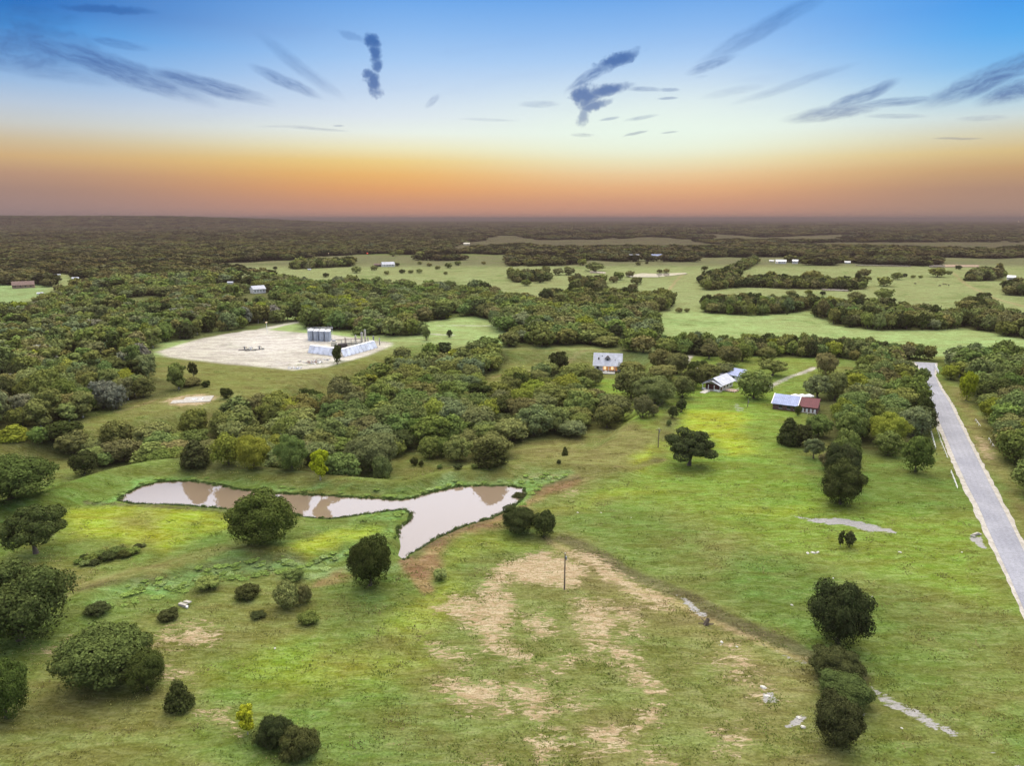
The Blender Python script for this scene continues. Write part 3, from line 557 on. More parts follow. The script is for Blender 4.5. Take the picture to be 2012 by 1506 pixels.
def place(cx, yb, yt, wpx, style, tone, label, name='oak_tree', cat='tree', k=0, fine=3, group=None, hk=1.):
    """a tree from its extent in the photograph: crown centre, lowest and highest pixel, crown width"""
    x, y = G0(cx, yb); r = wpx*depth(x, y)/F/2
    g = G(cx, yb); x, y = g.x, g.y; dirn = Vector((x, y)).normalized(); x += dirn.x*r*.62; y += dirn.y*r*.62
    z = hz(x, y); w_ = wpx*depth(x, y, z)/F
    # height so that the top of the crown meets the top pixel
    b = (CY-yt)/F; dz = (-SP+b*CP)/(CP+b*SP); h = (H+dz*y-z)*hk; h = max(h, w_*.35)
    return add_tree(name, x, y, w_, h, style, k, tone, label, cat, group, fine, z, random.Random(int(cx*7+yb)))
exec_later = []
# ------------------------------------------------------------------ solid shapes
class MB:
    def __init__(s): s.v = []; s.f = []
    def add(s, v, f):
        o = len(s.v); s.v += [tuple(q) for q in v]; s.f += [tuple(i+o for i in q) for q in f]; return s
    def box(s, x0, x1, y0, y1, z0, z1):
        return s.add([(x0,y0,z0),(x1,y0,z0),(x1,y1,z0),(x0,y1,z0),(x0,y0,z1),(x1,y0,z1),(x1,y1,z1),(x0,y1,z1)], [(0,3,2,1),(4,5,6,7),(0,1,5,4),(1,2,6,5),(2,3,7,6),(3,0,4,7)])
    def quadslab(s, a, b, c, d, t):                 # a plate a,b,c,d thickened downwards along its normal
        a, b, c, d = map(Vector, (a, b, c, d)); n = (b-a).cross(d-a).normalized()*t
        return s.add([a, b, c, d, a-n, b-n, c-n, d-n], [(0,1,2,3),(7,6,5,4),(0,4,5,1),(1,5,6,2),(2,6,7,3),(3,7,4,0)])
    def cyl(s, x, y, z0, z1, r, n=16, r2=None):
        r2 = r if r2 is None else r2; v = [(x+r*math.cos(6.28318*i/n), y+r*math.sin(6.28318*i/n), z0) for i in range(n)]+[(x+r2*math.cos(6.28318*i/n), y+r2*math.sin(6.28318*i/n), z1) for i in range(n)]
        return s.add(v, [(i, (i+1) % n, n+(i+1) % n, n+i) for i in range(n)]+[tuple(range(n))[::-1], tuple(range(n, 2*n))])
    def bar(s, p, q, r=.05, n=6):
        V, Fc = tube([p, q], [r, r], n); return s.add(V.tolist(), Fc.tolist())
    def dome(s, x, y, z, r, h, n=16):
        v = []; 
        for j in range(3):
            a = j*math.pi/6; v += [(x+r*math.cos(a)*math.cos(6.28318*i/n), y+r*math.cos(a)*math.sin(6.28318*i/n), z+h*math.sin(a)) for i in range(n)]
        v.append((x, y, z+h)); f = [(j*n+i, j*n+(i+1) % n, (j+1)*n+(i+1) % n, (j+1)*n+i) for j in range(2) for i in range(n)]+[(2*n+i, 2*n+(i+1) % n, 3*n) for i in range(n)]
        return s.add(v, f)
    def build(s, name, mat, parent=None):
        me = bpy.data.meshes.new(name); me.from_pydata(s.v, [], s.f); me.materials.append(mat); me.update(); return child(name, me, parent)
def gable_walls(w, d, he, hr, along_x=True):
    m = MB(); a, b = w/2, d/2
    if along_x: v = [(-a,-b,0),(a,-b,0),(a,b,0),(-a,b,0),(-a,-b,he),(a,-b,he),(a,b,he),(-a,b,he),(-a,0,hr),(a,0,hr)]; f = [(0,1,5,4),(2,3,7,6),(1,2,6,9,5),(3,0,4,8,7)]
    else: v = [(-a,-b,0),(a,-b,0),(a,b,0),(-a,b,0),(-a,-b,he),(a,-b,he),(a,b,he),(-a,b,he),(0,-b,hr),(0,b,hr)]; f = [(0,1,5,8,4),(2,3,7,9,6),(1,2,6,5),(3,0,4,7)]
    return m.add(v, f)
def gable_roof(w, d, he, hr, over=.5, along_x=True, t=.16):
    m = MB(); a, b = w/2+over, d/2+over; k = (hr-he)/((d if along_x else w)/2); e = he-k*over+.12; r = hr+.14
    if along_x: m.quadslab((-a,-b,e),(a,-b,e),(a,0,r),(-a,0,r),t); m.quadslab((a,b,e),(-a,b,e),(-a,0,r+.003),(a,0,r+.003),t)
    else: m.quadslab((-a,b,e),(-a,-b,e),(0,-b,r),(0,b,r),t); m.quadslab((a,-b,e),(a,b,e),(0,b,r+.003),(0,-b,r+.003),t)
    return m
def window(parent, x, y, z, w, h, face='y', mat=None):
    m = MB(); s = MB()
    if face == 'y': m.box(x-w/2, x+w/2, y-.04, y-.003, z, z+h); s.box(x-w/2-.08, x+w/2+.08, y-.07, y-.045, z-.1, z-.02)
    else: m.box(x+.003, x+.04, y-w/2, y+w/2, z, z+h); s.box(x+.045, x+.07, y-w/2-.08, y+w/2+.08, z-.1, z-.02)
    o = m.build('window', mat or GLASS, parent); s.build('sill', WHITE, o); return o

FOREST_W = [polyH(f[0]) for f in FOREST]
build_ground()

# ------------------------------------------------------------------ pond
def sheet(name, P, z, mat, kind='structure'):
    me = bpy.data.meshes.new(name); me.from_pydata([(p[0], p[1], z) for p in P], [], [tuple(range(len(P)))]); me.materials.append(mat); me.update()
    import bmesh; bm = bmesh.new(); bm.from_mesh(me); bmesh.ops.triangulate(bm, faces=bm.faces); bm.normal_update(); [f.normal_flip() for f in bm.faces if f.normal.z < 0]
    bm.to_mesh(me); bm.free(); o = bpy.data.objects.new(name, me); C.objects.link(o); o['kind'] = kind; return o
m, T, o = new_mat('muddy_water'); b = T.node('ShaderNodeBsdfPrincipled'); gpos = T.node('ShaderNodeNewGeometry').outputs['Position']
b.inputs['Base Color'].default_value = (.19, .145, .10, 1); b.inputs['Roughness'].default_value = .03; b.inputs['IOR'].default_value = 1.6; b.inputs['Specular IOR Level'].default_value = .5
bp = T.node('ShaderNodeBump'); T.put(bp.inputs['Height'], T.noise(gpos, .35, 3.)); bp.inputs['Distance'].default_value = .008; bp.inputs['Strength'].default_value = .2
T.l.new(bp.outputs[0], b.inputs['Normal']); T.l.new(b.outputs[0], o.inputs[0]); WATER = m; SHEEN_WATER = m.copy(); SHEEN_WATER.name = 'water_with_sky_sheen'
for q in SHEEN_WATER.node_tree.nodes:
    if q.type == 'BSDF_PRINCIPLED': q.inputs['Base Color'].default_value = (.46, .42, .36, 1)  # far ponds: bright sky reflection put into the base colour
cpd = POND_W.mean(0)
def grow(P, d):
    out = []; n = len(P); A = sum(P[i][0]*P[(i+1) % n][1]-P[(i+1) % n][0]*P[i][1] for i in range(n)); sg = 1 if A > 0 else -1
    for i in range(n):
        t = P[(i+1) % n]-P[i-1]; t = t/(np.hypot(*t)+1e-9); out.append(P[i]+np.array([t[1], -t[0]])*d*sg)
    return np.array(out)
sheet('pond_water', POND_W, .0, WATER)
FARP = [[(1228,543),(1262,538),(1290,539),(1345,537),(1352,539),(1320,543),(1290,546),(1240,546)], [(1158,534),(1190,536),(1190,539),(1160,538)], [(1612,569),(1640,570),(1668,571),(1668,574),(1640,573),(1618,572)],
        [(1823,522),(1860,521),(1925,522),(1922,526),(1870,526),(1826,526)], [(880,507),(900,506.6),(900,508.6),(880,508.6)], [(1680,521),(1790,523),(1790,524.5),(1680,522.5)]]
FARP_W = [poly(p) for p in FARP]
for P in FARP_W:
    hzm = float(height(P[:, 0], P[:, 1]).max()); sheet('pond_water', P, hzm+.35, SHEEN_WATER)

# ------------------------------------------------------------------ road
def ribbon(name, L, R, off, mat):
    v = []; f = []
    Lw = [np.array(G0(*p)) for p in L]; Rw = [np.array(G0(*p)) for p in R]; S = []
    for i in range(len(Lw)-1):
        for k in range(6): t = k/6; S.append((Lw[i]*(1-t)+Lw[i+1]*t, Rw[i]*(1-t)+Rw[i+1]*t))
    S.append((Lw[-1], Rw[-1])); n = 5
    for a, c in S:
        for j in range(n): p = a+(c-a)*j/(n-1); v.append((p[0], p[1], .1+off))
    f = [(i*n+j, i*n+j+1, (i+1)*n+j+1, (i+1)*n+j) for i in range(len(S)-1) for j in range(n-1)]
    me = bpy.data.meshes.new(name); me.from_pydata(v, [], f); me.materials.append(mat); me.update(); me.flip_normals() if me.polygons[0].normal.z < 0 else None
    o = bpy.data.objects.new(name, me); C.objects.link(o); o['kind'] = 'structure'; return o
def surf(name, c1, c2, sc1, sc2, bump, tr=0.):
    m, T, o = new_mat(name); b = T.node('ShaderNodeBsdfPrincipled'); p = T.node('ShaderNodeNewGeometry').outputs['Position']
    a = T.noise(p, sc1, 5., .6); q = T.noise(p, sc2, 3., .6); c = T.mix(T.sstep(a, .3, .7), c1, c2); c = T.mix(1., c, T.sstep(q, .2, .8, .8, 1.15), 'MULTIPLY')
    ac = T.node('ShaderNodeAttribute', attribute_name='across').outputs['Fac']; wv = T.m('COSINE', T.m('MULTIPLY_ADD', ac, 25.13, T.m('MULTIPLY', T.noise(p, .08, 3.), .8))); c = T.mix(1., c, T.m('MULTIPLY_ADD', wv, -tr, 1.), 'MULTIPLY')
    T.l.new(c, b.inputs['Base Color']); b.inputs['Roughness'].default_value = .85; bp = T.node('ShaderNodeBump'); T.put(bp.inputs['Height'], q); bp.inputs['Distance'].default_value = bump
    T.l.new(bp.outputs[0], b.inputs['Normal']); T.l.new(b.outputs[0], o.inputs[0]); return m
ASPH = surf('worn_asphalt', (.195, .20, .235, 1), (.255, .26, .295, 1), .12, 2.2, .01, .035); GRAV = surf('gravel_shoulder', (.27, .25, .215, 1), (.40, .375, .33, 1), .6, 3.5, .05)
def widen(L, R, k1, k2):
    o1, o2 = [], []
    for a, c in zip(L, R):
        aw, cw = np.array(G0(*a)), np.array(G0(*c)); d = (cw-aw)/np.hypot(*(cw-aw)); o1.append(aw-d*k1); o2.append(cw+d*k2)
    return o1, o2
o1, o2 = widen(ROAD_L, ROAD_R, 1.3, 1.0)
def ribbonW(name, A, B, off, mat, jag=0.):
    v = []; S = []
    for i in range(len(A)-1):
        n_ = max(4, int(np.hypot(*(A[i+1]-A[i]))/2.))
        for k in range(n_): t = k/n_; S.append((A[i]*(1-t)+A[i+1]*t, B[i]*(1-t)+B[i+1]*t))
    S.append((A[-1], B[-1])); n = 9
    for i, (a, c) in enumerate(S):
        d = (c-a)/np.hypot(*(c-a)); a = a-d*jag*rnd.uniform(-.6, 1); c = c+d*jag*rnd.uniform(-.6, 1)
        for j in range(n): p = a+(c-a)*j/(n-1); v.append((p[0], p[1], .1+off))
    f = [(i*n+j, i*n+j+1, (i+1)*n+j+1, (i+1)*n+j) for i in range(len(S)-1) for j in range(n-1)]
    me = bpy.data.meshes.new(name); me.from_pydata(v, [], f); me.materials.append(mat); me.update()
    if me.polygons[0].normal.z < 0: me.flip_normals()
    a_ = me.attributes.new('across', 'FLOAT', 'POINT'); a_.data.foreach_set('value', [(i % n)/(n-1) for i in range(len(v))])
    o = bpy.data.objects.new(name, me); C.objects.link(o); o['kind'] = 'structure'; return o
ribbonW('gravel_shoulder', o1, o2, .03, GRAV, .3)
ribbonW('road', [np.array(G0(*p)) for p in ROAD_L], [np.array(G0(*p)) for p in ROAD_R], .06, ASPH, .06)

# ------------------------------------------------------------------ houses
Ry = lambda g, yaw, x, y, z=0: Vector((g.x+x*math.cos(yaw)-y*math.sin(yaw), g.y+x*math.sin(yaw)+y*math.cos(yaw), g.z+z))
KEEP = []                                           # (x, y, radius) kept clear of woodland trees
def site(px, py, r=9):
    g = G(px, py); KEEP.append((g.x, g.y, r)); D = math.hypot(g.x, g.y)
    if D > 480: KEEP.extend((g.x*(1-k/D), g.y*(1-k/D), r+2) for k in range(12, 84, 14))
    return g
def yaw_at(g, extra=0): return -math.atan2(g.x, g.y)+math.radians(extra)
# white farmhouse with dormer and lit porch
g = site(1194, 727, 13); hA = empty('farmhouse', g+Vector((0, 0, -.1)), yaw_at(g, -2)); tag(hA, 'big white metal roofed house with small dormer and glowing orange porch', 'house')
W_, D_ = 13.0, 10.4
wl = gable_walls(W_-.8, D_-2.2, 3.1, 7.6).build('wall', WHITE, hA); wl.location.y = .6
rf = gable_roof(W_, D_, 3.2, 8.1, .35).build('roof', STEEL, hA)
dm = MB(); dm.add([(-.1-.9,-3.2,5.0),(-.1+.9,-3.2,5.0),(-.1+.9,-3.2,6.2),(-.1,-3.2,7.0),(-.1-.9,-3.2,6.2),(-1.,-1.,5.),(.8,-1.,5.),(.8,-1.,6.2),(-.1,-1.,7.),(-1.,-1.,6.2)], [(0,1,2,3,4),(1,6,7,2),(0,4,9,5)]); dmo = dm.build('dormer', plain('dormer_wall', (.35,.33,.38)), hA)
dr = MB(); dr.quadslab((-1.35,-3.5,5.95),(-.1,-3.5,7.2),(-.1,-.7,7.2),(-1.35,-.7,5.95),-.14); dr.quadslab((1.15,-.7,5.95),(-.1,-.7,7.203),(-.1,-3.5,7.203),(1.15,-3.5,5.95),-.14); dr.build('dormer_roof', DARK, dmo)
MB().box(-.55,.35,-3.26,-3.205,5.2,6.1).build('window', GLASS, dmo)
MB().cyl(-4.2,-3.0,5.6,6.6,.34,10).build('chimney', DARK, rf); MB().box(-2.9,-2.5,-1.7,-1.3,6.9,7.4).build('vent', GREYM, rf); MB().box(3.3,3.7,-3.1,-2.7,5.2,5.9).build('vent', GREYM, rf); MB().box(5.1,5.5,-4.2,-3.8,4.4,4.9).build('vent', GREYM, rf)
MB().box(-2.2,4.6,-3.52,-3.51,.5,2.9).build('porch_wall', PORCH_GLOW, hA)  # porch lamplight put into the wall as glow and orange colour
pf = MB(); pf.box(-6,6,-5.1,-3.55,.0,.35); pf.build('porch_floor', WOODM, hA)
for x in (-5.6,-2.3,.6,3.4,5.6): MB().box(x-.12,x+.12,-5.0,-4.76,.35,2.95).build('post', WHITE, hA)
for x in (-1.2,2.2): window(hA, x, -3.52, 1., 1.1, 1.4, mat=YLIGHT)
window(hA, -4.6, -3.51, 1., 1.1, 1.4)
KEEP.append((Ry(g,yaw_at(g),-2,-8).x, Ry(g,yaw_at(g),-2,-8).y, 9)); t = empty('patio', g+Vector((0,0,-.1)), yaw_at(g,-2)); tag(t, 'pale stone patio edged with white posts in front of the glowing porch', 'patio')
MB().box(-7,3.6,-9.2,-5.2,.02,.34).build('paving', STONE, t); fr_ = MB()
for i in range(12): fr_.box(-6.9+i*.93,-6.75+i*.93,-9.15,-9.0,.34,1.15)
fr_.box(-6.9,3.5,-9.12,-9.04,1.05,1.15); fr_.box(-6.9,3.5,-9.12,-9.04,.6,.68); fr_.build('railing', WHITE, t)
def table_set(nm, p, rz, label, cat='patio table', mt=WHITE, grp=None):
    e = empty(nm, p, rz); tag(e, label, cat, grp); MB().cyl(0,0,.70,.76,.6,14).build('tabletop', mt, e); MB().cyl(0,0,0,.7,.07,8).cyl(0,0,0,.05,.35,10).build('leg', mt, e); return e
for i, (x, y) in enumerate(((-4.6,-7.2),(-.6,-7.4))): table_set('patio_table', Ry(g, yaw_at(g,-2), x, y, .24), 0, ['white round table on the stone patio, nearer the patio corner', 'white round table on the stone patio, below the orange porch'][i], grp='patio tables')
# gabled cottage
g = site(1413, 762, 9); hB = empty('cottage', g+Vector((0,0,-.1)), yaw_at(g, -24)); tag(hB, 'cottage with pale grey metal gable roof and dark open porch', 'house')
gable_walls(6.8, 10, 2.7, 4.7, False).build('wall', CREAM, hB); gable_roof(7.4, 11.2, 2.7, 4.9, .5, False).build('roof', STEEL, hB)
gr = MB(); gr.quadslab((-4.1,-7.4,2.25),(0,-7.4,3.95),(0,-5.5,3.95),(-4.1,-5.5,2.25),-.12); gr.quadslab((4.1,-5.5,2.25),(0,-5.5,3.953),(0,-7.4,3.953),(4.1,-7.4,2.25),-.12); gr.build('porch_roof', STEEL, hB)
MB().box(-3.4,3.4,-5.01,-5.003,.3,2.4).build('porch_shade', plain('red_brown_shade',(.14,.05,.035),.8), hB)  # dark sheet over the wall, shade of the porch put in as colour
for x in (-3.6,-1.2,1.2,3.6): MB().box(x-.09,x+.09,-7.3,-7.12,.1,2.4).build('post', WHITE, hB)
MB().box(-3.8,3.8,-7.4,-5.02,.02,.3).build('porch_floor', CONC, hB); MB().box(-3.7,-2.2,-7.35,-7.25,.3,1.).build('railing', WHITE, hB); MB().box(1.3,3.6,-7.35,-7.25,.3,1.).build('railing', WHITE, hB)
for y in (-3,0,3): window(hB, 3.4, y, 1., 1.0, 1.2, 'x')
yb = yaw_at(g, -24)
dk = empty('side_deck', Ry(g, yb, 6.0, -2.5), yb); tag(dk, 'low timber deck with pale rails beside the grey roofed cottage', 'deck'); MB().box(-2,2.4,-2,2.2,0,.5).build('planking', BRICK, dk)
fr_ = MB(); fr_.box(-2,2.4,-2.05,-2.01,1.2,1.3); fr_.box(2.41,2.47,-2,2.2,1.2,1.3)
for q in range(6): fr_.box(-2+q*.85,-1.9+q*.85,-2.08,-2.0,.0,1.2)
fr_.build('railing', WHITE, dk)
stp = empty('garden_steps', Ry(g, yb, -.8, -9.5), yb); tag(stp, 'white stone steps leading down from the dark cottage porch to the lawn', 'steps')
for q in range(4): MB().box(-1.1,1.1,-1.2*q,-1.2*q+1.1,0,.5-.1*q).build('step', STONE, stp)
# small blue roofed outbuilding
g = site(1443, 747, 6); hS = empty('outbuilding', g, yaw_at(g, -28)); tag(hS, 'small outbuilding with blue grey metal roof and lower lean-to behind the cottage', 'shed')
MB().box(-2.2,3.4,-2.5,3.0,0,2.5).build('wall', WHITE, hS); MB().quadslab((-2.5,-3,2.5),(3.8,-3,2.5),(3.8,3.4,4.3),(-2.5,3.4,4.3),.15).build('roof', BLUE, hS)
MB().quadslab((-5.2,-3.4,2.0),(-2.55,-3.4,2.0),(-2.55,1.,3.1),(-5.2,1.,3.1),.12).build('lean_to_roof', STEEL, hS); MB().box(-5.,-2.21,-3.,.8,0,1.9).build('lean_to_wall', WHITE, hS); window(hS, .8, -2.5, 1, 1, 1)
# barn with white and red roof halves
q_ = G(1588, 832); KEEP.append((q_.x, q_.y, 8)); g = site(1563, 806, 13); yc = yaw_at(g, -7); hC = empty('barn', g+Vector((0,0,-.05)), yc); tag(hC, 'long low barn, roof half pale blue metal and half dark red', 'barn')
wl = MB().box(-7.2,7.2,-2.5,4.6,0,2.1); wl.build('wall', plain('brown_barn_wall', (.13,.07,.06), .85), hC)
MB().quadslab((-7.5,-3.1,2.15),(1.0,-3.1,2.15),(1.0,3.0,4.4),(-7.5,3.0,4.4),.15).quadslab((1.0,5.2,3.1),(-7.5,5.2,3.1),(-7.5,3.0,4.403),(1.0,3.0,4.403),.15).build('blue_roof', BLUE, hC)
MB().quadslab((1.25,-2.9,2.25),(7.3,-2.9,2.25),(7.3,3.0,4.3),(1.25,3.0,4.3),.15).quadslab((7.3,5.2,3.0),(1.25,5.2,3.0),(1.25,3.0,4.303),(7.3,3.0,4.303),.15).build('red_roof', RED, hC)
MB().box(1.01,1.24,-3.15,3.0,2.1,2.3).quadslab((1.02,-3.15,2.4),(1.23,-3.15,2.4),(1.23,3.05,4.62),(1.02,3.05,4.62),.1).build('flashing', WHITE, hC)
MB().quadslab((-7.75,-3.15,2.25),(-7.52,-3.15,2.25),(-7.52,3.05,4.5),(-7.75,3.05,4.5),.16).build('gable_trim', WHITE, hC)
for x in (-4.6,-1.9,0.2): window(hC, x, -2.5, .7, 1.1, 1.1)
for x in (2.6,3.9,5.2,6.4): MB().box(x-.35,x+.35,-2.55,-2.503,.4,1.7).build('door', WHITE, hC)
MB().box(1.6,7.1,-4.4,-4.3,.7,.8).box(1.6,1.7,-4.4,-4.3,0,.8).box(4.3,4.4,-4.4,-4.3,0,.8).box(7.,7.1,-4.4,-4.3,0,.8).build('railing', WHITE, hC)
def umbrella(px, py, label):
    p = G(px, py); e = empty('patio_umbrella', p, 0); tag(e, label, 'umbrella', 'umbrellas behind the barn'); MB().bar((0,0,0),(0,0,2.9),.04).build('pole', GREYM, e)
    m = MB(); n = 8; m.add([(1.75*math.cos(i*6.283/n), 1.75*math.sin(i*6.283/n), 2.35) for i in range(n)]+[(0,0,3.05)], [(i,(i+1) % n,n) for i in range(n)]); m.add([(1.75*math.cos(i*6.283/n), 1.75*math.sin(i*6.283/n), 2.15) for i in range(n)]+[(1.75*math.cos(i*6.283/n), 1.75*math.sin(i*6.283/n), 2.352) for i in range(n)], [(i,(i+1) % n,n+(i+1) % n,n+i) for i in range(n)]); m.build('canopy', WHITE, e)
    table_set('patio_table', p+Vector((1.2,-.6,0)), 0, 'dark table under the '+label, mt=DARK, grp='tables under the umbrellas')
for px, l in ((1562,'white umbrella behind the blue half of the barn roof'),(1575.5,'white umbrella in the middle of the three behind the barn'),(1589,'white umbrella behind the red half of the barn roof')): umbrella(px, 790, l)
for px, l in ((1533,'near the barn corner'),(1543,'beside the terrace'),(1552,'close to the first umbrella')):
    p = G(px, 790); e = empty('planter', p); tag(e, 'dark leafy planter behind the barn, '+l, 'planter', 'planters behind the barn'); MB().cyl(0,0,0,.6,.45,10,.55).build('pot', BRICK, e); a = child('plant', proto('bush',0,1)[0], e); a.scale = (1.8,1.8,2.2); a.location.z = .4; a.color = tint_of('dark')

# ------------------------------------------------------------------ distant houses
def far_house(px, py, wpx, label, roof=STEEL, wall=WHITE, yaw=0, dr=.55, hh=1., cat='house', name='farmhouse', lit=0):
    g = site(px, py, 10); w_ = wpx*depth(g.x, g.y)/F; d_ = w_*dr; he = min(3.2, w_*.25)*hh; hr = he+d_*.28
    g.z = hz(g.x, g.y)+.05; e = empty(name, g, yaw_at(g, yaw)); tag(e, label, cat)
    gable_walls(w_*.94, d_*.9, he, hr-.2).build('wall', wall, e); gable_roof(w_*.94, d_*.94, he, hr, .4).build('roof', roof, e)
    for i in range(4): window(e, (-.34+.22*i)*w_, -d_*.45, he*.35, w_*.06, he*.42, mat=YLIGHT if i < lit else None)
    return e
far_house(47, 566, 38, 'wide brown roofed house on the mint green lawn', BROWNR, BRICK, -4, .6)
far_house(79, 579, 10, 'little white shed among trees below the wide brown roofed house', name='shed', cat='shed')
far_house(507, 576, 26, 'pale house with a white roof standing amid the dense wood beyond the gravel pad', yaw=20, dr=.8, hh=1.3)
far_house(453, 558, 11, 'small white roof peeking out of the wood, behind the pale house', yaw=-20, name='shed', cat='shed')
far_house(148, 550, 12, 'small pale house deep in the wood right of the brown roofed house', yaw=10)
far_house(107, 542, 6, 'tiny white hut at the edge of the wood behind the brown roofed house', name='hut', cat='hut')
far_house(116, 541, 5, 'tiny white hut beside another, deep in the dark wood', name='hut', cat='hut')
far_house(762, 524, 26, 'white farmhouse with a grey roof in the pasture by a line of small trees', STEEL, WHITE, 15, .6)
far_house(742, 524, 14, 'low brown barn adjoining the white farmhouse in the pasture', BROWNR, DARK, 0, name='barn', cat='barn')
far_house(1246, 507, 20, 'white roofed barn among trees above the far pond', name='barn', cat='barn'); far_house(1290, 507, 22, 'grey roofed house in the tree line above the far pond', BLUE, WHITE, 10)
far_house(1534, 518, 20, 'long white farmhouse at the foot of the dark tree line', WHITE, WHITE, 5, lit=1); far_house(1562, 518, 11, 'tall white house next to the long white farmhouse', WHITE, WHITE, 0, .8, 1.8)
far_house(1665, 518, 11, 'small white shed before the dark tree line, furthest along from the farmhouse', WHITE, WHITE, name='shed', cat='shed'); far_house(1516, 515, 9, 'small cream shed half hidden beside the long white farmhouse', WHITE, CREAM, name='shed', cat='shed')
far_house(1987, 550, 14, 'white house with pale gable near the far dirt track', WHITE, WHITE, -10, .9, 1.4); far_house(1487, 478, 17, 'long pale shed far off in the dusky fields', WHITE, WHITE, name='shed', cat='shed')
far_house(917, 481, 13, 'pale low barn far off among dusky hedges', CREAM, CREAM, name='barn', cat='barn'); far_house(1350, 452.6, 14, 'pale strip of a barn on the far dusky plain', CREAM, CREAM, name='barn', cat='barn'); far_house(352, 502, 8, 'tiny pale roof in the darkest part of the western wood', WHITE, WHITE, name='hut', cat='hut')
far_house(608, 531, 6, 'tiny white cabin below the pasture beside the dark grove', name='hut', cat='hut')

# ------------------------------------------------------------------ gas plant on the gravel pad
def tank(px, py, label, back=0):
    p = G(px, py); p = p+Vector((p.x, p.y, 0)).normalized()*back; p.z = hz(p.x, p.y); e = empty('storage_tank', p, rnd.uniform(0, 1)); tag(e, label, 'tank', 'storage tanks on the gravel pad')
    MB().cyl(0,0,0,5.5,1.52,28).build('shell', TANK, e); MB().cyl(0,0,5.5,5.62,1.6,28).dome(0,0,5.62,1.5,.35,20).build('top', WHITE, e); MB().cyl(.5,.3,5.8,6.4,.14,8).build('vent', GREYM, e)
    MB().box(-.35,.35,-1.62,-1.5,.5,1.3).build('hatch', GREYM, e); return e
nm = ['left end of the front row','second from the left end of the front row','third from the left end of the front row','right end of the front row']
for i, px in enumerate((611, 622.3, 633.5, 644.8)):
    tank(px, 669.5+i*.5, 'blue grey steel tank at the '+nm[i]); tank(px+1.5, 669.5+i*.5, 'rear tank behind the one at the '+nm[i], 4.3)
g = G(628, 669.7); yt = yaw_at(g); cw = empty('tank_catwalk', g+Vector((0, 1.8, 5.95)), yt); tag(cw, 'white railed catwalk running across the tops of the tanks', 'catwalk')
MB().box(-6.8,6.8,1.7,2.5,0,.08).build('walkway', WHITE, cw); m = MB(); m.box(-6.8,6.8,1.68,1.72,.8,.86); m.box(-6.8,6.8,2.48,2.52,.8,.86)
for i in range(15): m.box(-6.8+i*.97,-6.74+i*.97,1.68,1.74,.08,.8)
m.build('railing', WHITE, cw); m = MB(); [m.box(-6.8+i*13.5,-6.7+i*13.5,1.9,2.0,-5.95,0) for i in range(2)]; m.build('post', WHITE, cw)
def sound_wall(a, b, n, label, h=3.6, lean=1.7):
    A, B = G(*a), G(*b); A.z = B.z = .02; L = (B-A).length; yw = math.atan2(B.y-A.y, B.x-A.x); e = empty('windbreak_wall', A, yw); tag(e, label, 'wall', 'white panel walls round the plant')
    for i in range(n):
        x0, x1 = L*i/n+.06, L*(i+1)/n-.06; MB().quadslab((x0,0,.1),(x1,0,.1),(x1,lean,h),(x0,lean,h),.18).build('panel', PANEL, e)
    m = MB(); m.quadslab((-.05,lean-.1,h+.02),(L+.05,lean-.1,h+.02),(L+.05,lean+1.3,h+.1),(-.05,lean+1.3,h+.1),.1); m.build('cap', WHITE, e)
    for i in range(n+1): MB().bar((L*i/n, lean+3.4, 0), (L*i/n, lean-.05, h-.3), .07).bar((L*i/n, -.1, 0), (L*i/n, -.05, .9), .08).build('brace', GREYM, e)
sound_wall((604.5,694),(657,700.5), 5, 'white leaning panel wall facing the open gravel'); sound_wall((676,702.5),(742,684), 9, 'long white leaning panel wall beside the wood edge')
def vessel(px, py, h, r, label, mat=CREAM, name='separator_tower', cat='tower', grp='plant towers'):
    p = G(px, py); p.z = .0; e = empty(name, p); tag(e, label, cat, grp); MB().cyl(0,0,.3,h-.3,r,16).build('shell', mat, e); MB().dome(0,0,h-.3,r,.35).cyl(0,0,h-.2,h+.35,r*.25,8).build('cap', GREYM, e); MB().cyl(0,0,0,.3,r*1.3,12).build('base', CONC, e)
    m = MB(); m.box(-r*.3,-r*.22,-r-.12,-r-.02,.3,h); m.box(r*.22,r*.3,-r-.12,-r-.02,.3,h); [m.box(-r*.3,r*.3,-r-.1,-r-.05,.5+.5*i,.55+.5*i) for i in range(int(h*1.8))]; m.build('ladder', GREYM, e)
vessel(711.5, 676, 6.2, .62, 'thick cream tower, first of the tall pair'); vessel(718, 674, 7.2, .55, 'tallest cream tower of the plant'); vessel(699, 672, 3.6, .5, 'short cream tower left of the tall pair'); vessel(723.5, 674, 3., .38, 'stubby cream tower right of the tall pair')
vessel(734, 672, 3.2, .45, 'short grey tower by the end of the long wall', GREYM); vessel(746, 678, 3.6, .35, 'slim cream riser beyond the end of the long wall')
g = G(665, 684); e = empty('compressor', Vector((g.x, g.y, 0)), yaw_at(g)); tag(e, 'dark compressor unit with white cooler behind the leaning walls', 'compressor')
MB().box(-3.6,-.6,-1.6,2.,.4,3.6).build('cooler', CREAM, e); MB().box(-.2,4.6,-1.2,1.6,.2,2.2).build('engine', DARK, e); MB().cyl(-2.1,.2,3.6,4.2,1.1,14).build('fan', GREYM, e); MB().cyl(3.6,.8,2.2,5.2,.2,8).build('exhaust', BROWNR, e); MB().box(-4,5,-2,2.4,0,.2).build('skid', GREYM, e)
g = G(684, 679.5); e = empty('pipe_rack', Vector((g.x, g.y, 0)), yaw_at(g, -4)); tag(e, 'long brown and cream pipe rack between the compressor and towers', 'pipe rack')
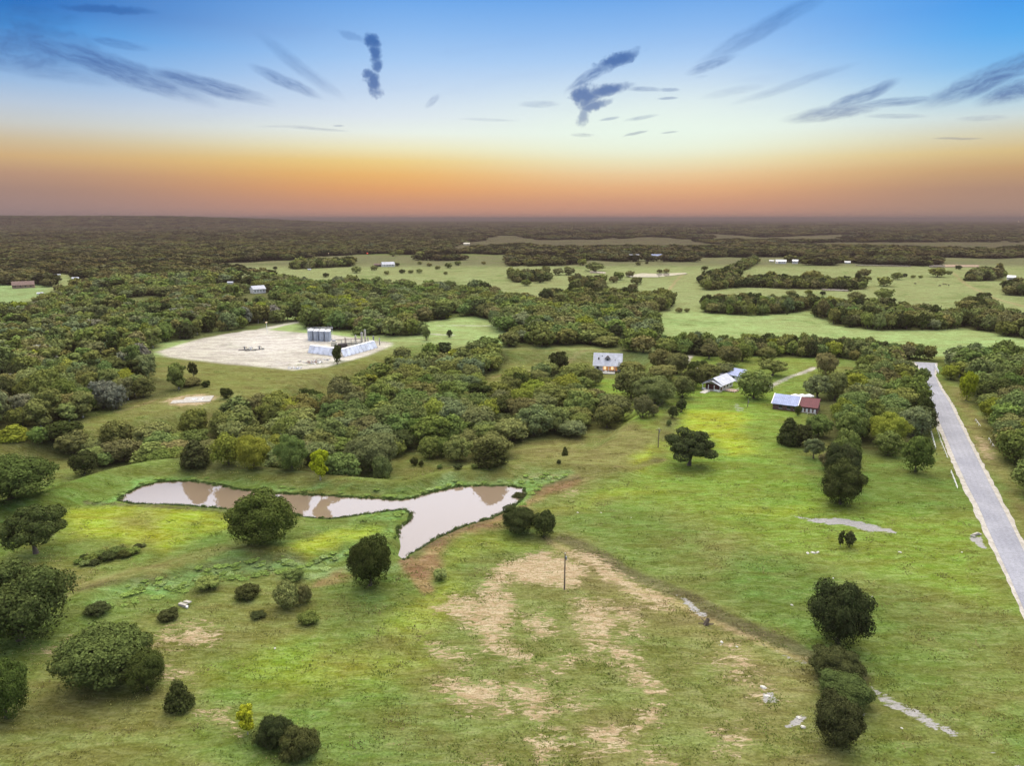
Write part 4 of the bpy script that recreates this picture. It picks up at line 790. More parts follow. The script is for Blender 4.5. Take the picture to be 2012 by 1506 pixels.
m = MB(); [m.bar((-8.5,.35*i,3.3),(7,.35*i,3.3),.11) for i in range(3)]; m.build('upper_pipes', BROWNR, e); m = MB(); [m.bar((-8.5,.45*i-.3,2.3),(7,.45*i-.3,2.3),.13) for i in range(3)]; m.build('lower_pipes', CREAM, e)
for i in range(7): MB().box(-8.4+i*2.5,-8.25+i*2.5,-.6,-.45,0,3.2).box(-8.4+i*2.5,-8.25+i*2.5,1.,1.15,0,3.2).box(-8.4+i*2.5,-8.25+i*2.5,-.44,.99,3.0,3.12).build('frame', GREYM, e)
MB().box(-4,6.6,.2,1.2,.3,1.7).build('manifold', CREAM, e)
for i, (px, py, l) in enumerate(((686,690,'white cylinder vessel lying left of its twin behind the long wall'),(693,688,'white cylinder vessel lying right of its twin behind the long wall'))):
    p = G(px, py); e = empty('pressure_vessel', Vector((p.x, p.y, 0)), .3); tag(e, l, 'vessel', 'lying vessels'); MB().bar((-1.6,0,1.1),(1.6,0,1.1),.55,14).build('shell', WHITE, e); MB().box(-1.2,-1,-.4,.4,0,.8).box(1,1.2,-.4,.4,0,.8).build('saddle', GREYM, e)
def wellhead(px, py, label, k=0):
    p = G(px, py); e = empty('wellhead', Vector((p.x, p.y, 0)), yaw_at(p)); tag(e, label, 'wellhead', 'wellheads on the open gravel'); MB().box(-3,2.4,-1.4,1.4,.02,.12).build('base', DARK, e)
    MB().cyl(0,0,.12,1.9,.28,10).cyl(0,0,1.0,1.25,.5,10).build('stem', WHITE if k else GREYM, e); MB().bar((-.9,0,1.5),(.9,0,1.5),.14).bar((.9,0,1.5),(.9,0,.12),.1).build('valve', GREYM if k else BRICK, e)
    MB().box(.8,2.0,-.6,.6,.13,.9).build('cabinet', CREAM, e)
wellhead(481, 688, 'wellhead with rusty valve on a dark mat, left of three'); wellhead(493, 689, 'white wellhead on a dark mat in the middle of the open gravel', 1); wellhead(510, 687, 'wellhead with cream cabinet, right of three')
e_ = G(525, 655); lp = empty('light_pole', Vector((e_.x, e_.y, 0))); tag(lp, 'tall pale light pole at the back edge of the gravel pad', 'light pole'); MB().bar((0,0,0),(0,0,6.2),.11).build('pole', WHITE, lp); MB().box(-.5,.5,-.3,.3,6.2,6.5).build('lamp', YLIGHT, lp)
def heap(px, py, n, s, label, mats, name='scrap_pile', flat=False):
    p = G(px, py); e = empty(name, Vector((p.x, p.y, hz(p.x, p.y)))); tag(e, label, 'pile'); R = random.Random(int(px))
    for mi, mt in enumerate(mats):
        m = MB()
        for i in range(n):
            x, y = R.gauss(0, s), R.gauss(0, s*.6); a = R.uniform(0, 3.1); l = R.uniform(.5, 1.8); z = R.uniform(.1, .9 if not flat else .2); m.bar((x, y, z*.3), (x+l*math.cos(a), y+l*math.sin(a), z), R.uniform(.06, .22), 5)
        m.build(['steel_scrap', 'timber_scrap', 'pale_scrap'][mi], mt, e)
heap(616, 713, 22, 2.6, 'jumble of pale and rusty scrap on the near corner of the gravel', [GREYM, BRICK, WHITE]); heap(640, 708.5, 5, .7, 'small white topped heap beside the scrap jumble', [DARK, WHITE]); heap(583, 725, 8, 1.6, 'blue grey bits of pipe at the lower edge of the gravel', [TANK, WHITE])
g = G(390, 786); sl_ = empty('old_slab', Vector((g.x, g.y, hz(g.x, g.y)-.1)), .25); tag(sl_, 'old cracked pale concrete slab in the rough grass', 'slab'); MB().box(-5.2,4.6,-4.,4.5,0,.28).build('slab', CONC, sl_); MB().box(-8.8,-5.25,-3.4,1.2,0,.2).build('broken_apron', CONC, sl_)
heap(387, 786, 10, 1.5, 'heap of blue and white plastic scraps on the old slab', [TANK, WHITE], flat=True)

# ------------------------------------------------------------------ poles, masts, fences, stones
def pole(px, yb_, yt_, label, arm=0.):
    p = G(px, yb_); b_ = (CY-yt_)/F; dz = (-SP+b_*CP)/(CP+b_*SP); h = H+dz*p.y-p.z; e = empty('utility_pole', p); tag(e, label, 'utility pole')
    MB().cyl(0,0,-.2,h,.15,10,.10).build('pole', WOODM, e); MB().cyl(.22,0,h-1.2,h-.5,.14,10).build('transformer', GREYM, e); MB().cyl(0,0,h,h+.22,.05,8).build('insulator', WHITE, e)
    if arm: MB().box(-arm,arm,-.06,.06,h-.35,h-.2).build('crossarm', WOODM, e)
pole(1109, 1159, 1089, 'single wooden pole standing in the bare patchy meadow'); pole(1293, 880, 843, 'wooden pole left of the broad oak on the lawn', .8); pole(1469, 800, 786, 'thin dark post on the lawn below the oak by the cottage')
def rail(pts, h, label, nm='fence', mat=WHITE, step=2.6, rails=2, grp=None):
    P = [G(*p) for p in pts]; e = empty(nm, P[0]); tag(e, label, 'fence', grp); m = MB(); k = 0
    for a, c in zip(P, P[1:]):
        n = max(1, int((c-a).length/step)); 
        for i in range(n):
            p, q = a.lerp(c, i/n)-P[0], a.lerp(c, (i+1)/n)-P[0]
            for r_ in range(rails): m.bar(tuple(p+Vector((0,0,h*(1-.4*r_)))), tuple(q+Vector((0,0,h*(1-.4*r_)))), .05, 4)
            if k < 95: MB().cyl(p.x,p.y,p.z-.1,p.z+h+.08,.07,6).build('post', mat, e); k += 1
    m.build('rail', mat, e)
rail([(1823,831),(1831,860),(1838,887)], 1.1, 'white pipe fence in the verge left of the road, by the grove'); rail([(1868,930),(1875,948),(1881,964)], .8, 'short broken white fence beside the road above the culvert')
rail([(1833,832),(1840,845),(1848,870),(1862,905)], .7, 'low sagging fence between white pipe fence and the road', rails=1); rail([(1916,828),(1926,842)], .8, 'bit of pale fence at the edge of the eastern wood', rails=1); rail([(1942,866),(1953,884)], .9, 'white rail peeping out under the eastern wood', rails=1)
rail([(1275,822),(1320,775),(1326,755)], 1.1, 'wire fence running along the row of bushes to the lawn', mat=WOODM, step=3.2, rails=2)
gA, gB = G(1836, 721), G(1844, 736); e = empty('guard_rail', gA, math.atan2(gB.y-gA.y, gB.x-gA.x)); L = (gB-gA).length; tag(e, 'white wooden gate wings at the far end of the road', 'gate')
MB().box(0,L,-.05,.05,.4,1.5).build('panel', WHITE, e); [MB().box(L*i/4-.08,L*i/4+.08,-.12,-.055,0,1.6).build('post', WHITE, e) for i in range(5)]
g = G(362, 1192); e = empty('concrete_culvert', g, -.4); tag(e, 'broken white concrete culvert lying in the green weeds', 'culvert'); e.scale = (.7, .7, .6); MB().box(-1.5,.9,-.45,.45,0,.7).build('slab', CONC, e); MB().quadslab((-.9,.5,.95),(1.2,.5,1.05),(1.3,1.3,1.1),(-.6,1.3,1.),.2).build('lid', CONC, e); MB().cyl(1.3,-.3,0,.55,.3,12).build('pipe', WHITE, e)
g = G(1916, 1053); e = empty('culvert_headwall', g, .5); tag(e, 'small white culvert headwall at the gravel edge of the road', 'culvert'); MB().box(-1.,1.,-.2,.2,0,.5).build('wall', CONC, e); MB().box(-1.3,-1.01,-.6,.3,0,.35).box(1.01,1.3,-.6,.3,0,.35).build('wing', CONC, e)
def stone(px, py, s, label, grp=None):
    R = random.Random(int(px*3+py)); p = G(px, py); n = 7; v = []; 
    for j, (rr_, zz) in enumerate(((1., 0), (.95, .3), (.55, .55))):
        v += [(s*rr_*math.cos(6.283*i/n)*R.uniform(.8, 1.15), s*.7*rr_*math.sin(6.283*i/n)*R.uniform(.8, 1.15), s*zz*R.uniform(.85, 1.1)-.04) for i in range(n)]
    m = MB().add(v, [(j*n+i, j*n+(i+1) % n, (j+1)*n+(i+1) % n, (j+1)*n+i) for j in range(2) for i in range(n)]+[tuple(range(2*n, 3*n))]); o = m.build('boulder', STONE); o.location = p; o.rotation_euler.z = R.uniform(0, 3); tag(o, label, 'rock', grp)
for px, py, s, l in ((1587,1088,.7,'flat white rock, left of three below the small twin sapling'),(1597,1087,.8,'flat white rock, middle of three below the small twin sapling'),(1607,1086,.6,'flat white rock, right of three below the small twin sapling'),
    (1768,1086,.6,'lone white rock in the meadow between sapling and road'),(1637,1137,.35,'small pale rock above the big dark tree'),(1714,1174,.4,'small white stone right of the big dark tree'),(1556,1190,.5,'white stone left of the big dark tree'),(1418,1263,.6,'pale flat stone by the dark track'),
    (1448,1272,.4,'little stone in the dry grass below the track'),(1638,967,.6,'pale rock at the foot of the column of trees'),(1500,1352,.8,'broken limestone in the upper pale puddle patch'),(1506,1370,.8,'broken limestone in the lower part of the pale patch'),
    (1772,1432,.35,'small stone below the dry stony gully'),(1181,1008,.4,'small white stone on the green slope'),(1135,1008,.5,'white stone at the top of the meadow'),(1890,1086,.4,'upright white stone near the culvert'),(1240,1018,.3,'tiny pale stone high on the meadow'),(540,1275,.4,'pale stone amid the yellowish grass'),(355,1186,.4,'pale stone beside the broken culvert'),(1570,1412,.7,'pale ledge rock left of the lower dark trees'),(1578,1430,.7,'second pale ledge rock below the first, left of the dark trees')): stone(px, py, s*.6, l)
g = G(1387, 1228); e = empty('tree_stump', g); tag(e, 'dark uprooted stump beside the muddy track', 'stump'); V, Fc = tube([(0,0,-.1),(.1,0,.5),(.35,.1,1.)], [.5,.36,.3], 9); MB().add(V.tolist(), Fc.tolist()).build('bole', BARK, e)
m = MB(); [m.bar((0,0,.2),(1.3*math.cos(a),1.3*math.sin(a),.15+.5*abs(math.sin(a*2))),.07,5) for a in (0,.9,2,3.1,4.2,5.3)]; m.build('root', BARK, e)
def mast(px, yt_, yb_, label):
    g = G(px, yb_); sc_ = depth(g.x, g.y)/F; h = 65+(430-yt_)*sc_-g.z; e = empty('radio_mast', g); tag(e, label, 'mast', 'radio masts'); q = 1.5; m = MB()
    for x, y in ((-q,-q),(q,-q),(0,q)): m.bar((x,y,0),(x*.25,y*.25,h),.3,4)
    for i in range(9): t = i/9; k = 1-.75*t; m.bar((-q*k,-q*k,h*t),(q*k*.95,-q*k*.95,h*(t+.1)),.18,4)
    m.build('lattice', BROWNR, e); 
    for t in (1.,.66): MB().dome(0,0,h*t,1.1,2.,8).build('beacon', REDLIGHT, e)
mast(1281, 422, 449, 'left one of two distant radio masts with red beacons'); mast(1284.5, 424, 450, 'right one of two distant radio masts with red beacons')
def lampbit(px, py, mat, label, s=1.):
    g = G(px, py); k = depth(g.x, g.y)/F*s; e = empty('yard_light', g); tag(e, label, 'light'); MB().bar((0,0,0),(0,0,max(5,k*2.2)),max(.1,k*.12)).build('pole', GREYM, e); MB().dome(0,0,max(5,k*2.2),k*.9,k*.9,8).build('lamp', mat, e)
lampbit(722, 504, REDLIGHT, 'red light at the edge of the far pasture', 1.2); lampbit(646, 504, YLIGHT, 'pale yard light in the dark trees left of the red light'); lampbit(1785, 440, YLIGHT, 'bright yard light far out on the dusky plain'); lampbit(2001, 440.5, YLIGHT, 'cluster light on the far plain close to the frame edge', 1.4); lampbit(1760, 466, YLIGHT, 'orange yard light by the far fields', .8)
lampbit(1369, 747, WHITE, 'small white lamp globe among the dark trees left of the cottage', .9)
# cattle
def cow(px, py, rz, label):
    p = G(px, py); e = empty('cow', p, rz); tag(e, label, 'cow', 'cattle grazing in the far field')
    me = bpy.data.meshes.new('body'); pts = [(-.75,0,1.05),(-.35,0,1.1),(.25,0,1.1),(.7,0,1.12),(1.05,0,1.25),(1.35,0,.95),(1.6,0,.7)]
    leg = [(-.7,.22),(-.7,-.22),(.6,.2),(.6,-.2)]; v = list(pts); ed = [(i, i+1) for i in range(6)]; rads = [.3,.36,.38,.34,.2,.15,.1]
    for x, y in leg:
        k = len(v); v += [(x,y,.62),(x+.03,y,.32),(x,y,.0)]; ed += [(0 if x < 0 else 3, k),(k,k+1),(k+1,k+2)]; rads += [.14,.08,.07]
    k = len(v); v += [(-1.1,0,.95),(-1.15,0,.5)]; ed += [(0,k),(k,k+1)]; rads += [.04,.05]
    me.from_pydata(v, ed, []); me.update(); o = child('body', me, e); me.materials.append(COW); md = o.modifiers.new('skin', 'SKIN')
    for i, r_ in enumerate(rads): me.skin_vertices[0].data[i].radius = (r_, r_)
    me.skin_vertices[0].data[1].use_root = True; o.modifiers.new('sub', 'SUBSURF').levels = 1
COW = plain('dark_hide', (.05, .035, .03), .9)
for i, (px, py) in enumerate(((1846,563),(1853,560),(1858,561),(1864,562),(1798,559))): cow(px, py, i*1.3, ['dark cow at the left end of the grazing bunch','dark cow second in the grazing bunch','dark cow third in the grazing bunch','dark cow at the right end of the grazing bunch','lone dark cow left of the grazing bunch'][i])

# ------------------------------------------------------------------ single trees and bushes, each from its place in the photograph
# cx, lowest, highest, width, style, tone, label, name, category
S = [
 (1353,926,852,106,'open','dark','broad dark oak with ragged gaps standing alone on the bright lawn','oak_tree','tree'),
 (520,1076,978,134,'broad','deep','big dense round oak on the near bank of the pond arm','oak_tree','tree'),
 (728,1166,1060,90,'broad','dark','dark full oak at the foot of the pond, beside the red soil','oak_tree','tree'),
 (1017,1056,1000,74,'round','dark','left and wider tree of the pair on the bank right of the pond','oak_tree','tree'),
 (1068,1063,1007,48,'round','dark','right and darker tree of the pair on the bank right of the pond','oak_tree','tree'),
 (74,1102,998,124,'open','deep','loose oak with holes in its crown on the yellow green knoll','oak_tree','tree'),
 (26,998,908,176,'broad','deep','wide dense oak cut by the frame edge left of the pond','oak_tree','tree'),
 (45,1285,1128,190,'broad','deep','large deep green oak at the frame edge below the loose oak','oak_tree','tree'),
 (218,1368,1245,180,'broad','deep','big spreading oak mass in the near meadow','oak_tree','tree'), (292,1370,1290,80,'round','deep','lower right flank tree of the big near oak mass','oak_tree','tree'), (16,1428,1312,96,'round','deep','tree cut by the frame edge in the lower corner of the meadow','oak_tree','tree'),
 (354,1402,1345,45,'cedar','dark','small dark cedar right of the big near oak mass','cedar_tree','tree'),
 (488,1452,1398,40,'ragged','lime','yellow green sapling at the head of the bottom thicket','sapling','tree'), (540,1480,1408,66,'bush','dark','dark bush in the bottom thicket beside the yellow sapling','bush','bush'), (592,1506,1432,78,'bush','dark','darkest low bush at the bottom edge of the thicket','bush','bush'), (520,1470,1425,46,'bush','olive','olive bush under the yellow green sapling','bush','bush'),
 (1643,1285,1154,116,'broad','dark','big dark cedar-like tree in the meadow above the stony gully','oak_tree','tree'), (1638,1352,1286,104,'round','dark','middle dark tree above the greener crown, by the muddy track end','oak_tree','tree'),
 (1650,1400,1333,106,'round','deep','fresher green crown between two dark trees by the muddy track','oak_tree','tree'), (1640,1480,1378,96,'round','dark','lowest dark tree below the fresh green crown','oak_tree','tree'),
 (1650,1000,915,80,'round','dark','lowest dark tree of the column on the right meadow','oak_tree','tree'), (1648,962,878,72,'round','dark','second tree up of the dark column on the right meadow','oak_tree','tree'), (1630,928,890,42,'round','brown','small brownish tree leaning out left of the dark column','oak_tree','tree'), (1660,925,852,54,'round','green','top tree of the dark column on the right meadow','oak_tree','tree'),
 (1797,934,862,56,'round','green','tree with bare foot near the verge, below the roadside grove','oak_tree','tree'), (1598,905,864,46,'open','sage','thin grey green tree right of the two small cedars','oak_tree','tree'),
 (1548,878,828,38,'cedar','dark','dark cedar at the left point of the roadside grove','cedar_tree','tree'), (1572,880,838,48,'round','dark','low dark oak joined to the cedar at the grove point','oak_tree','tree'),
 (1651,1077,1048,13,'ragged','dark','left stem of the small twin sapling in the meadow','sapling','tree'), (1668,1079,1048,21,'round','dark','right, leafier half of the small twin sapling','sapling','tree'),
 (630,947,894,40,'ragged','lime','bright yellow green tree reflected in the pond','elm_tree','tree'), (752,945,900,41,'round','sage','neat round grey green tree on the dam by the yellow green one','oak_tree','tree'),
 (730,938,855,110,'broad','sage','wide domed oak at the wood front behind the neat round tree','oak_tree','tree'),
 (865,1144,1117,27,'bush','mint','pale mint bush on the red soil by the pond outflow','bush','bush'),
 (566,1200,1142,52,'bush','sage','rounded olive bush on the lower bank left of the dark full oak','bush','bush'), (600,1190,1148,28,'bush','brown','dark brown bush stuck to the rounded olive bush','bush','bush'), (606,1230,1203,38,'bush','green','low green bush under the brown bush','bush','bush'),
 (487,1182,1152,50,'bush','dark','dim bush on the green slope above the rounded olive bush','bush','bush'), (577,1147,1120,42,'bush','green','bush at the edge of the mint reeds on the slope','bush','bush'), (508,1218,1204,30,'bush','dark','flat dark bush in the grass left of the low green bush','bush','bush'),
 (196,1213,1186,44,'bush','dark','dark bush at the lower end of the mint weed bank','bush','bush'), (332,1222,1200,42,'bush','dark','flat dark bush left of the broken culvert','bush','bush'), (410,1163,1134,46,'bush','mint','bright bush rising from the mint weed bank','bush','bush'),
 (1110,896,880,11,'cedar','dark','tiny lone cedar in the dry grass field before the wood','cedar_tree','tree'), (1098,913,904,9,'bush','dark','tiny dark tuft below the lone tiny cedar','bush','bush'), (1020,983,968,26,'bush','dark','green weed clump in the water at the pond corner','bush','bush'),
 (1262,824,780,40,'round','brown','domed brownish tree below the big oaks of the white farmhouse','oak_tree','tree'), (1284,820,797,20,'round','brown','little brownish tree joined to the domed one on its right','oak_tree','tree'),
 (1321,824,800,20,'round','dark','dark bush tree in the fence row, lower of the pair','bush','bush'), (1338,812,786,22,'round','dark','dark bush tree in the fence row, upper of the pair','bush','bush'), (1314,838,824,11,'bush','green','small green bush ending the fence row','bush','bush'),
 (1240,790,726,76,'broad','olive','left oak of the large group right of the white farmhouse','oak_tree','tree'), (1285,800,745,88,'broad','olive','lower middle oak of the group right of the white farmhouse','oak_tree','tree'), (1300,752,718,60,'broad','brown','upper oak of the group right of the white farmhouse','oak_tree','tree'),
 (1340,785,742,46,'round','olive','rounded oak at the head of the fence row','oak_tree','tree'), (1480,788,732,70,'broad','olive','broad shady oak between cottage and barn','oak_tree','tree'), (1517,742,708,58,'open','olive','spreading open oak by the sandy drive','oak_tree','tree'),
 (1240,738,712,54,'broad','brown','low domed oak touching the white farmhouse roof corner','oak_tree','tree'), (1300,732,690,52,'broad','brown','brownish oak right of the farmhouse, upper left','oak_tree','tree'), (1330,738,694,50,'broad','brown','brownish oak beside the short white drive','oak_tree','tree'),
 (1358,765,728,48,'round','dark','dark oak left of the cottage, nearest the fence row','oak_tree','tree'), (1390,752,718,50,'round','brown','dark brownish oak close behind the cottage','oak_tree','tree'), (1422,745,716,44,'round','brown','brownish oak touching the blue roofed outbuilding','oak_tree','tree'), (1372,745,712,44,'round','dark','dark oak by the lamp, behind the cottage','oak_tree','tree'),
 (1392,708,678,40,'open','brown','neat oak standing right of the short white drive','oak_tree','tree'), (1432,722,680,50,'broad','brown','left half of the twin oaks on the lawn behind the cottage','oak_tree','tree'), (1458,712,677,44,'broad','olive','right half of the twin oaks on the lawn behind the cottage','oak_tree','tree'), (1505,712,684,40,'round','brown','round oak above the spreading open oak','oak_tree','tree'),
 (1308,696,668,46,'round','olive','round pale topped oak before the hedgerow, above the farmhouse group','oak_tree','tree'), (1194,702,664,56,'round','brown','big round oak right behind the white farmhouse','oak_tree','tree'),
 (1622,740,696,44,'round','brown','dark brownish oak where the sandy drive ends','oak_tree','tree'), (1606,788,738,62,'open','sage','grey open oak behind the barn umbrellas','oak_tree','tree'), (1640,790,735,44,'round','olive','oak between the grey open oak and the grove','oak_tree','tree'), (1567,818,798,15,'round','dark','small dark tree before the middle of the barn','sapling','tree'),
 (1130,752,716,70,'broad','olive','broad olive oak left of the white farmhouse','oak_tree','tree'), (1165,760,726,40,'round','brown','brown crown at the patio corner left of the farmhouse','oak_tree','tree'), (1063,750,717,44,'round','sage','round grey green tree in the grass gap left of the farmhouse','oak_tree','tree'), (1104,770,736,36,'round','olive','round oak below the broad olive oak','oak_tree','tree'), (1072,778,744,44,'round','olive','olive tree under the round grey green tree','oak_tree','tree'),
 (663,717,680,19,'round','dark','narrow dark tree standing before the corner of the panel walls','cedar_tree','tree'), (381,747,712,20,'open','dark','lone small pine-like tree at the tip of the western wood','elm_tree','tree'), (445,785,764,26,'round','dark','round dark tree beside the old slab','oak_tree','tree'),
 (378,760,742,40,'bush','brown','low brown thicket at the tip of the western wood','bush','bush'), (405,762,748,18,'bush','dark','small dark thicket past the tip of the western wood','bush','bush'),
 (385,920,872,50,'cedar','dark','dark pyramid shaped cedar at the wood front above the pond','cedar_tree','tree'), (168,938,890,54,'round','dark','dark rounded tree at the wood front beyond the wide edge oak','oak_tree','tree'), (965,922,872,60,'cedar','dark','broad dark cedar at the right end of the wood behind the dam','cedar_tree','tree'),
 (450,920,858,60,'round','yellow','yellow topped tree at the wood front, left of three','elm_tree','tree'), (500,928,860,66,'round','yellow','yellow topped tree at the wood front, middle of three','elm_tree','tree'), (575,930,862,62,'round','green','fresh green tree at the wood front, right of three','elm_tree','tree'),
 (845,905,862,44,'round','olive','left of the three small trees in the notch of the wood','oak_tree','tree'), (868,900,862,40,'round','green','middle of the three small trees in the notch of the wood','oak_tree','tree'), (900,912,864,60,'round','olive','right and largest tree in the notch of the wood','oak_tree','tree'),
 (814,916,898,16,'bush','dark','dark bush in the notch of the wood, left of its twin','bush','bush'), (828,918,905,10,'bush','dark','smaller dark bush in the notch of the wood','bush','bush'), (864,922,913,12,'bush','green','green tuft on the grass notch, nearest the dam','bush','bush'), (900,925,912,18,'bush','dark','bush at the foot of the largest notch tree','bush','bush'), (932,924,912,14,'bush','green','bush between notch and the broad dark cedar','bush','bush'),
 (1193,845,797,56,'broad','brown','rounded brown oak at the far right tip of the wood before the lawn','oak_tree','tree'), (1867,748,720,34,'round','yellow','yellow green crown beside the gate at the road end','elm_tree','tree'), (1898,790,734,32,'round','lime','glowing yellow tree in the eastern wood','elm_tree','tree'), (1812,757,724,28,'open','green','green tree with a branch leaning over the far road','oak_tree','tree'), (1812,828,782,38,'round','dark','dark round oak at the road edge of the grove','oak_tree','tree'), (1742,880,818,72,'broad','yellow','broad yellow topped tree in the roadside grove','elm_tree','tree'),
 (1655,843,790,50,'round','yellow','light green round tree at the barn side of the grove','elm_tree','tree'), (970,642,612,26,'round','sage','round tree on the pale clearing beyond the gas plant','oak_tree','tree'), (838,670,644,16,'round','olive','small tree beside the pale road past the plant','oak_tree','tree'), (883,664,650,12,'round','dark','little dark tree at the end of the pale road','oak_tree','tree'),
]
for i, (px, py, w_) in enumerate(((155,1110,18),(165,1100,16),(180,1106,26),(196,1098,26),(212,1104,30),(206,1088,18),(228,1094,30),(245,1098,26),(240,1080,16),(262,1092,26),(272,1079,16),(282,1076,12),(168,1114,20),(188,1112,20))):
    S.append((px,py,py-w_*.62,w_,'bush',['green','dark','olive'][i % 3],'low bush of the little thicket on the yellow green knoll','bush','bush'))
ntree = 0
for i, (cx, yb_, yt_, wp, st, tone, label, name, cat) in enumerate(S):
    fine = 3 if wp > 60 else (2 if wp > 22 else 1)
    if fine == 3 and yb_ < 800: fine = 2
    e = place(cx, yb_, yt_, wp, st, tone, label, name, cat, k=i, fine=fine, group=('bushes of the knoll thicket' if 'thicket on the yellow' in label else None), hk=1.06)
    KEEP.append((e.location.x, e.location.y, wp*depth(e.location.x, e.location.y)/F*.46)); ntree += cat == 'tree'

# ------------------------------------------------------------------ woods
cand = []; R = random.Random(3)
CLEAR_W = [polyH(c) for c in CLEAR]
for fi, (pts, s, (h0, h1), pal, sty, nm) in enumerate(FOREST):
    P = FOREST_W[fi]; x0, y0 = P.min(0); x1, y1 = P.max(0); nx, ny = int((x1-x0)/s)+1, int((y1-y0)/(s*.9))+1
    gx, gy = np.meshgrid(np.arange(nx), np.arange(ny)); N = np.random.default_rng(fi+5)
    x = x0+(gx+.5*(gy % 2))*s+N.uniform(-.36, .36, gx.shape)*s; y = y0+gy*s*.9+N.uniform(-.36, .36, gx.shape)*s; x, y = x.ravel(), y.ravel()
    k = sdf(P, x+(fbm(x, y, 14., 5)-.5)*6, y+(fbm(x, y, 14., 6)-.5)*6) > .5
    for cw_ in CLEAR_W[:4]+CLEAR_W[6:9]: k &= sdf(cw_, x, y) < 1
    k &= sdf(PAD, x, y) < -6; k &= sdf(ROAD_W, x, y) < -5.5; k &= sdf(POND_W, x, y) < -9
    for kx, ky, kr in KEEP: k &= (x-kx)**2+(y-ky)**2 > (kr+s*.42)**2
    x, y = x[k], y[k]; z = height(x, y); gap = fbm(x, y, 22., 77)
    for a, b_, c_, g_ in zip(x, y, z, gap):
        if g_ < (.31 if fi in (1, 2) else .25): continue
        t = N.uniform(); h = h0+(h1-h0)*t*(.7+.6*g_); small = N.uniform() < .3; h *= 1.22 if N.uniform() < .09 else 1.
        if small: h *= .72
        w_ = s*N.uniform(1.15, 1.7)*(.8 if small else 1)
        if fi == 0 and b_ < 205: h *= .74; w_ *= .9
        st = sty; u = N.uniform()
        if sty == 'ragged': st = 'ragged' if u < .5 else 'round'
        else: st = 'round' if u < .62 else ('broad' if u < .9 else ('cedar' if u < .96 else 'ragged'))
        cand.append((a, b_, c_, w_, h, st, pick(pal), nm))
for px, py, wp in LONE:
    g = G(px, py); k = depth(g.x, g.y)/F; w_ = wp*k
    cand.append((g.x, g.y+w_*.2, g.z, w_, min(11, max(w_*.62, 3)), 'round' if w_ < 16 else 'broad', pick(dict(olive=2, brown=3, dark=2)), 'pasture'))
KEEP_W = KEEP
scored = []
for i, c in enumerate(cand):
    px, py = project(c[0], c[1], c[2]+c[4]*.8)
    if 12 < px < 2000 and py < 1495: scored.append((c[4]*F/depth(c[0], c[1]), i))
scored.sort(reverse=True); NIND = 298-ntree; chosen = set(i for _, i in scored[:NIND])
# names that single each tree out: its tone and build, the landmark it stands by, and its rank among its likes
LM = [('pond west end',300,970),('bright pond tree',630,945),('domed oak behind the dam',730,930),('notch of the wood',880,900),('right tip of the pond wood',1190,840),('old slab',390,786),('round dark tree by the slab',445,780),
      ('dark pyramid cedar',385,915),('wide oak at the frame edge',30,990),('yellow topped trio',500,925),('broad cedar',965,920),('grass gap by the farmhouse',1063,750),('tip of the western wood',381,745),('roadside grove top',1720,735),
      ('yellow topped grove tree',1742,880),('road culvert',1916,1053),('glowing yellow eastern tree',1898,790),('gate at the road end',1840,725),('eastern wood fence bit',1921,835),('dark round road edge oak',1812,828),('eastern white rail',1948,875),('barn',1563,806),('gravel pad near corner',630,722)]
LMW = [(n, *G0(px, py)) for n, px, py in LM]
buckets = {}
for i in chosen:
    x, y, z, w_, h, st, tone, nm = cand[i]; best = min(LMW, key=lambda l: (l[1]-x)**2+(l[2]-y)**2); dx, dy = x-best[1], y-best[2]; dd = math.hypot(dx, dy)
    rel = 'behind' if dy > abs(dx)*1.1 else ('in front of' if dy < -abs(dx)*1.1 else ('left of' if dx < 0 else 'right of'))
    build = {'round': 'round', 'broad': 'broad', 'cedar': 'pointed', 'ragged': 'ragged'}[st]
    buckets.setdefault((build, tone, rel, best[0], nm), []).append((dd, i))
ORD = ['first','second','third','fourth','fifth','sixth','seventh','eighth','ninth','tenth','eleventh','twelfth']
for (build, tone, rel, lm, nm), lst in buckets.items():
    lst.sort()
    for k, (dd, i) in enumerate(lst):
        x, y, z, w_, h, st, tone_, nm_ = cand[i]
        label = f"{build} {TONE[tone]} tree {rel} the {lm}" + ((f", {ORD[min(k, 11)]} from it" if k else ", closest to it") if len(lst) > 1 else '')
        label = label.replace(' tree ', ' ', 1) if len(label.split()) > 15 else label
        dist = math.hypot(x, y); add_tree({'cedar': 'cedar_tree', 'ragged': 'elm_tree'}.get(st, 'oak_tree'), x, y, w_, h, st, i, tone, label, 'tree', f'trees of the {nm}', 2 if dist < 330 else 1, z, R)
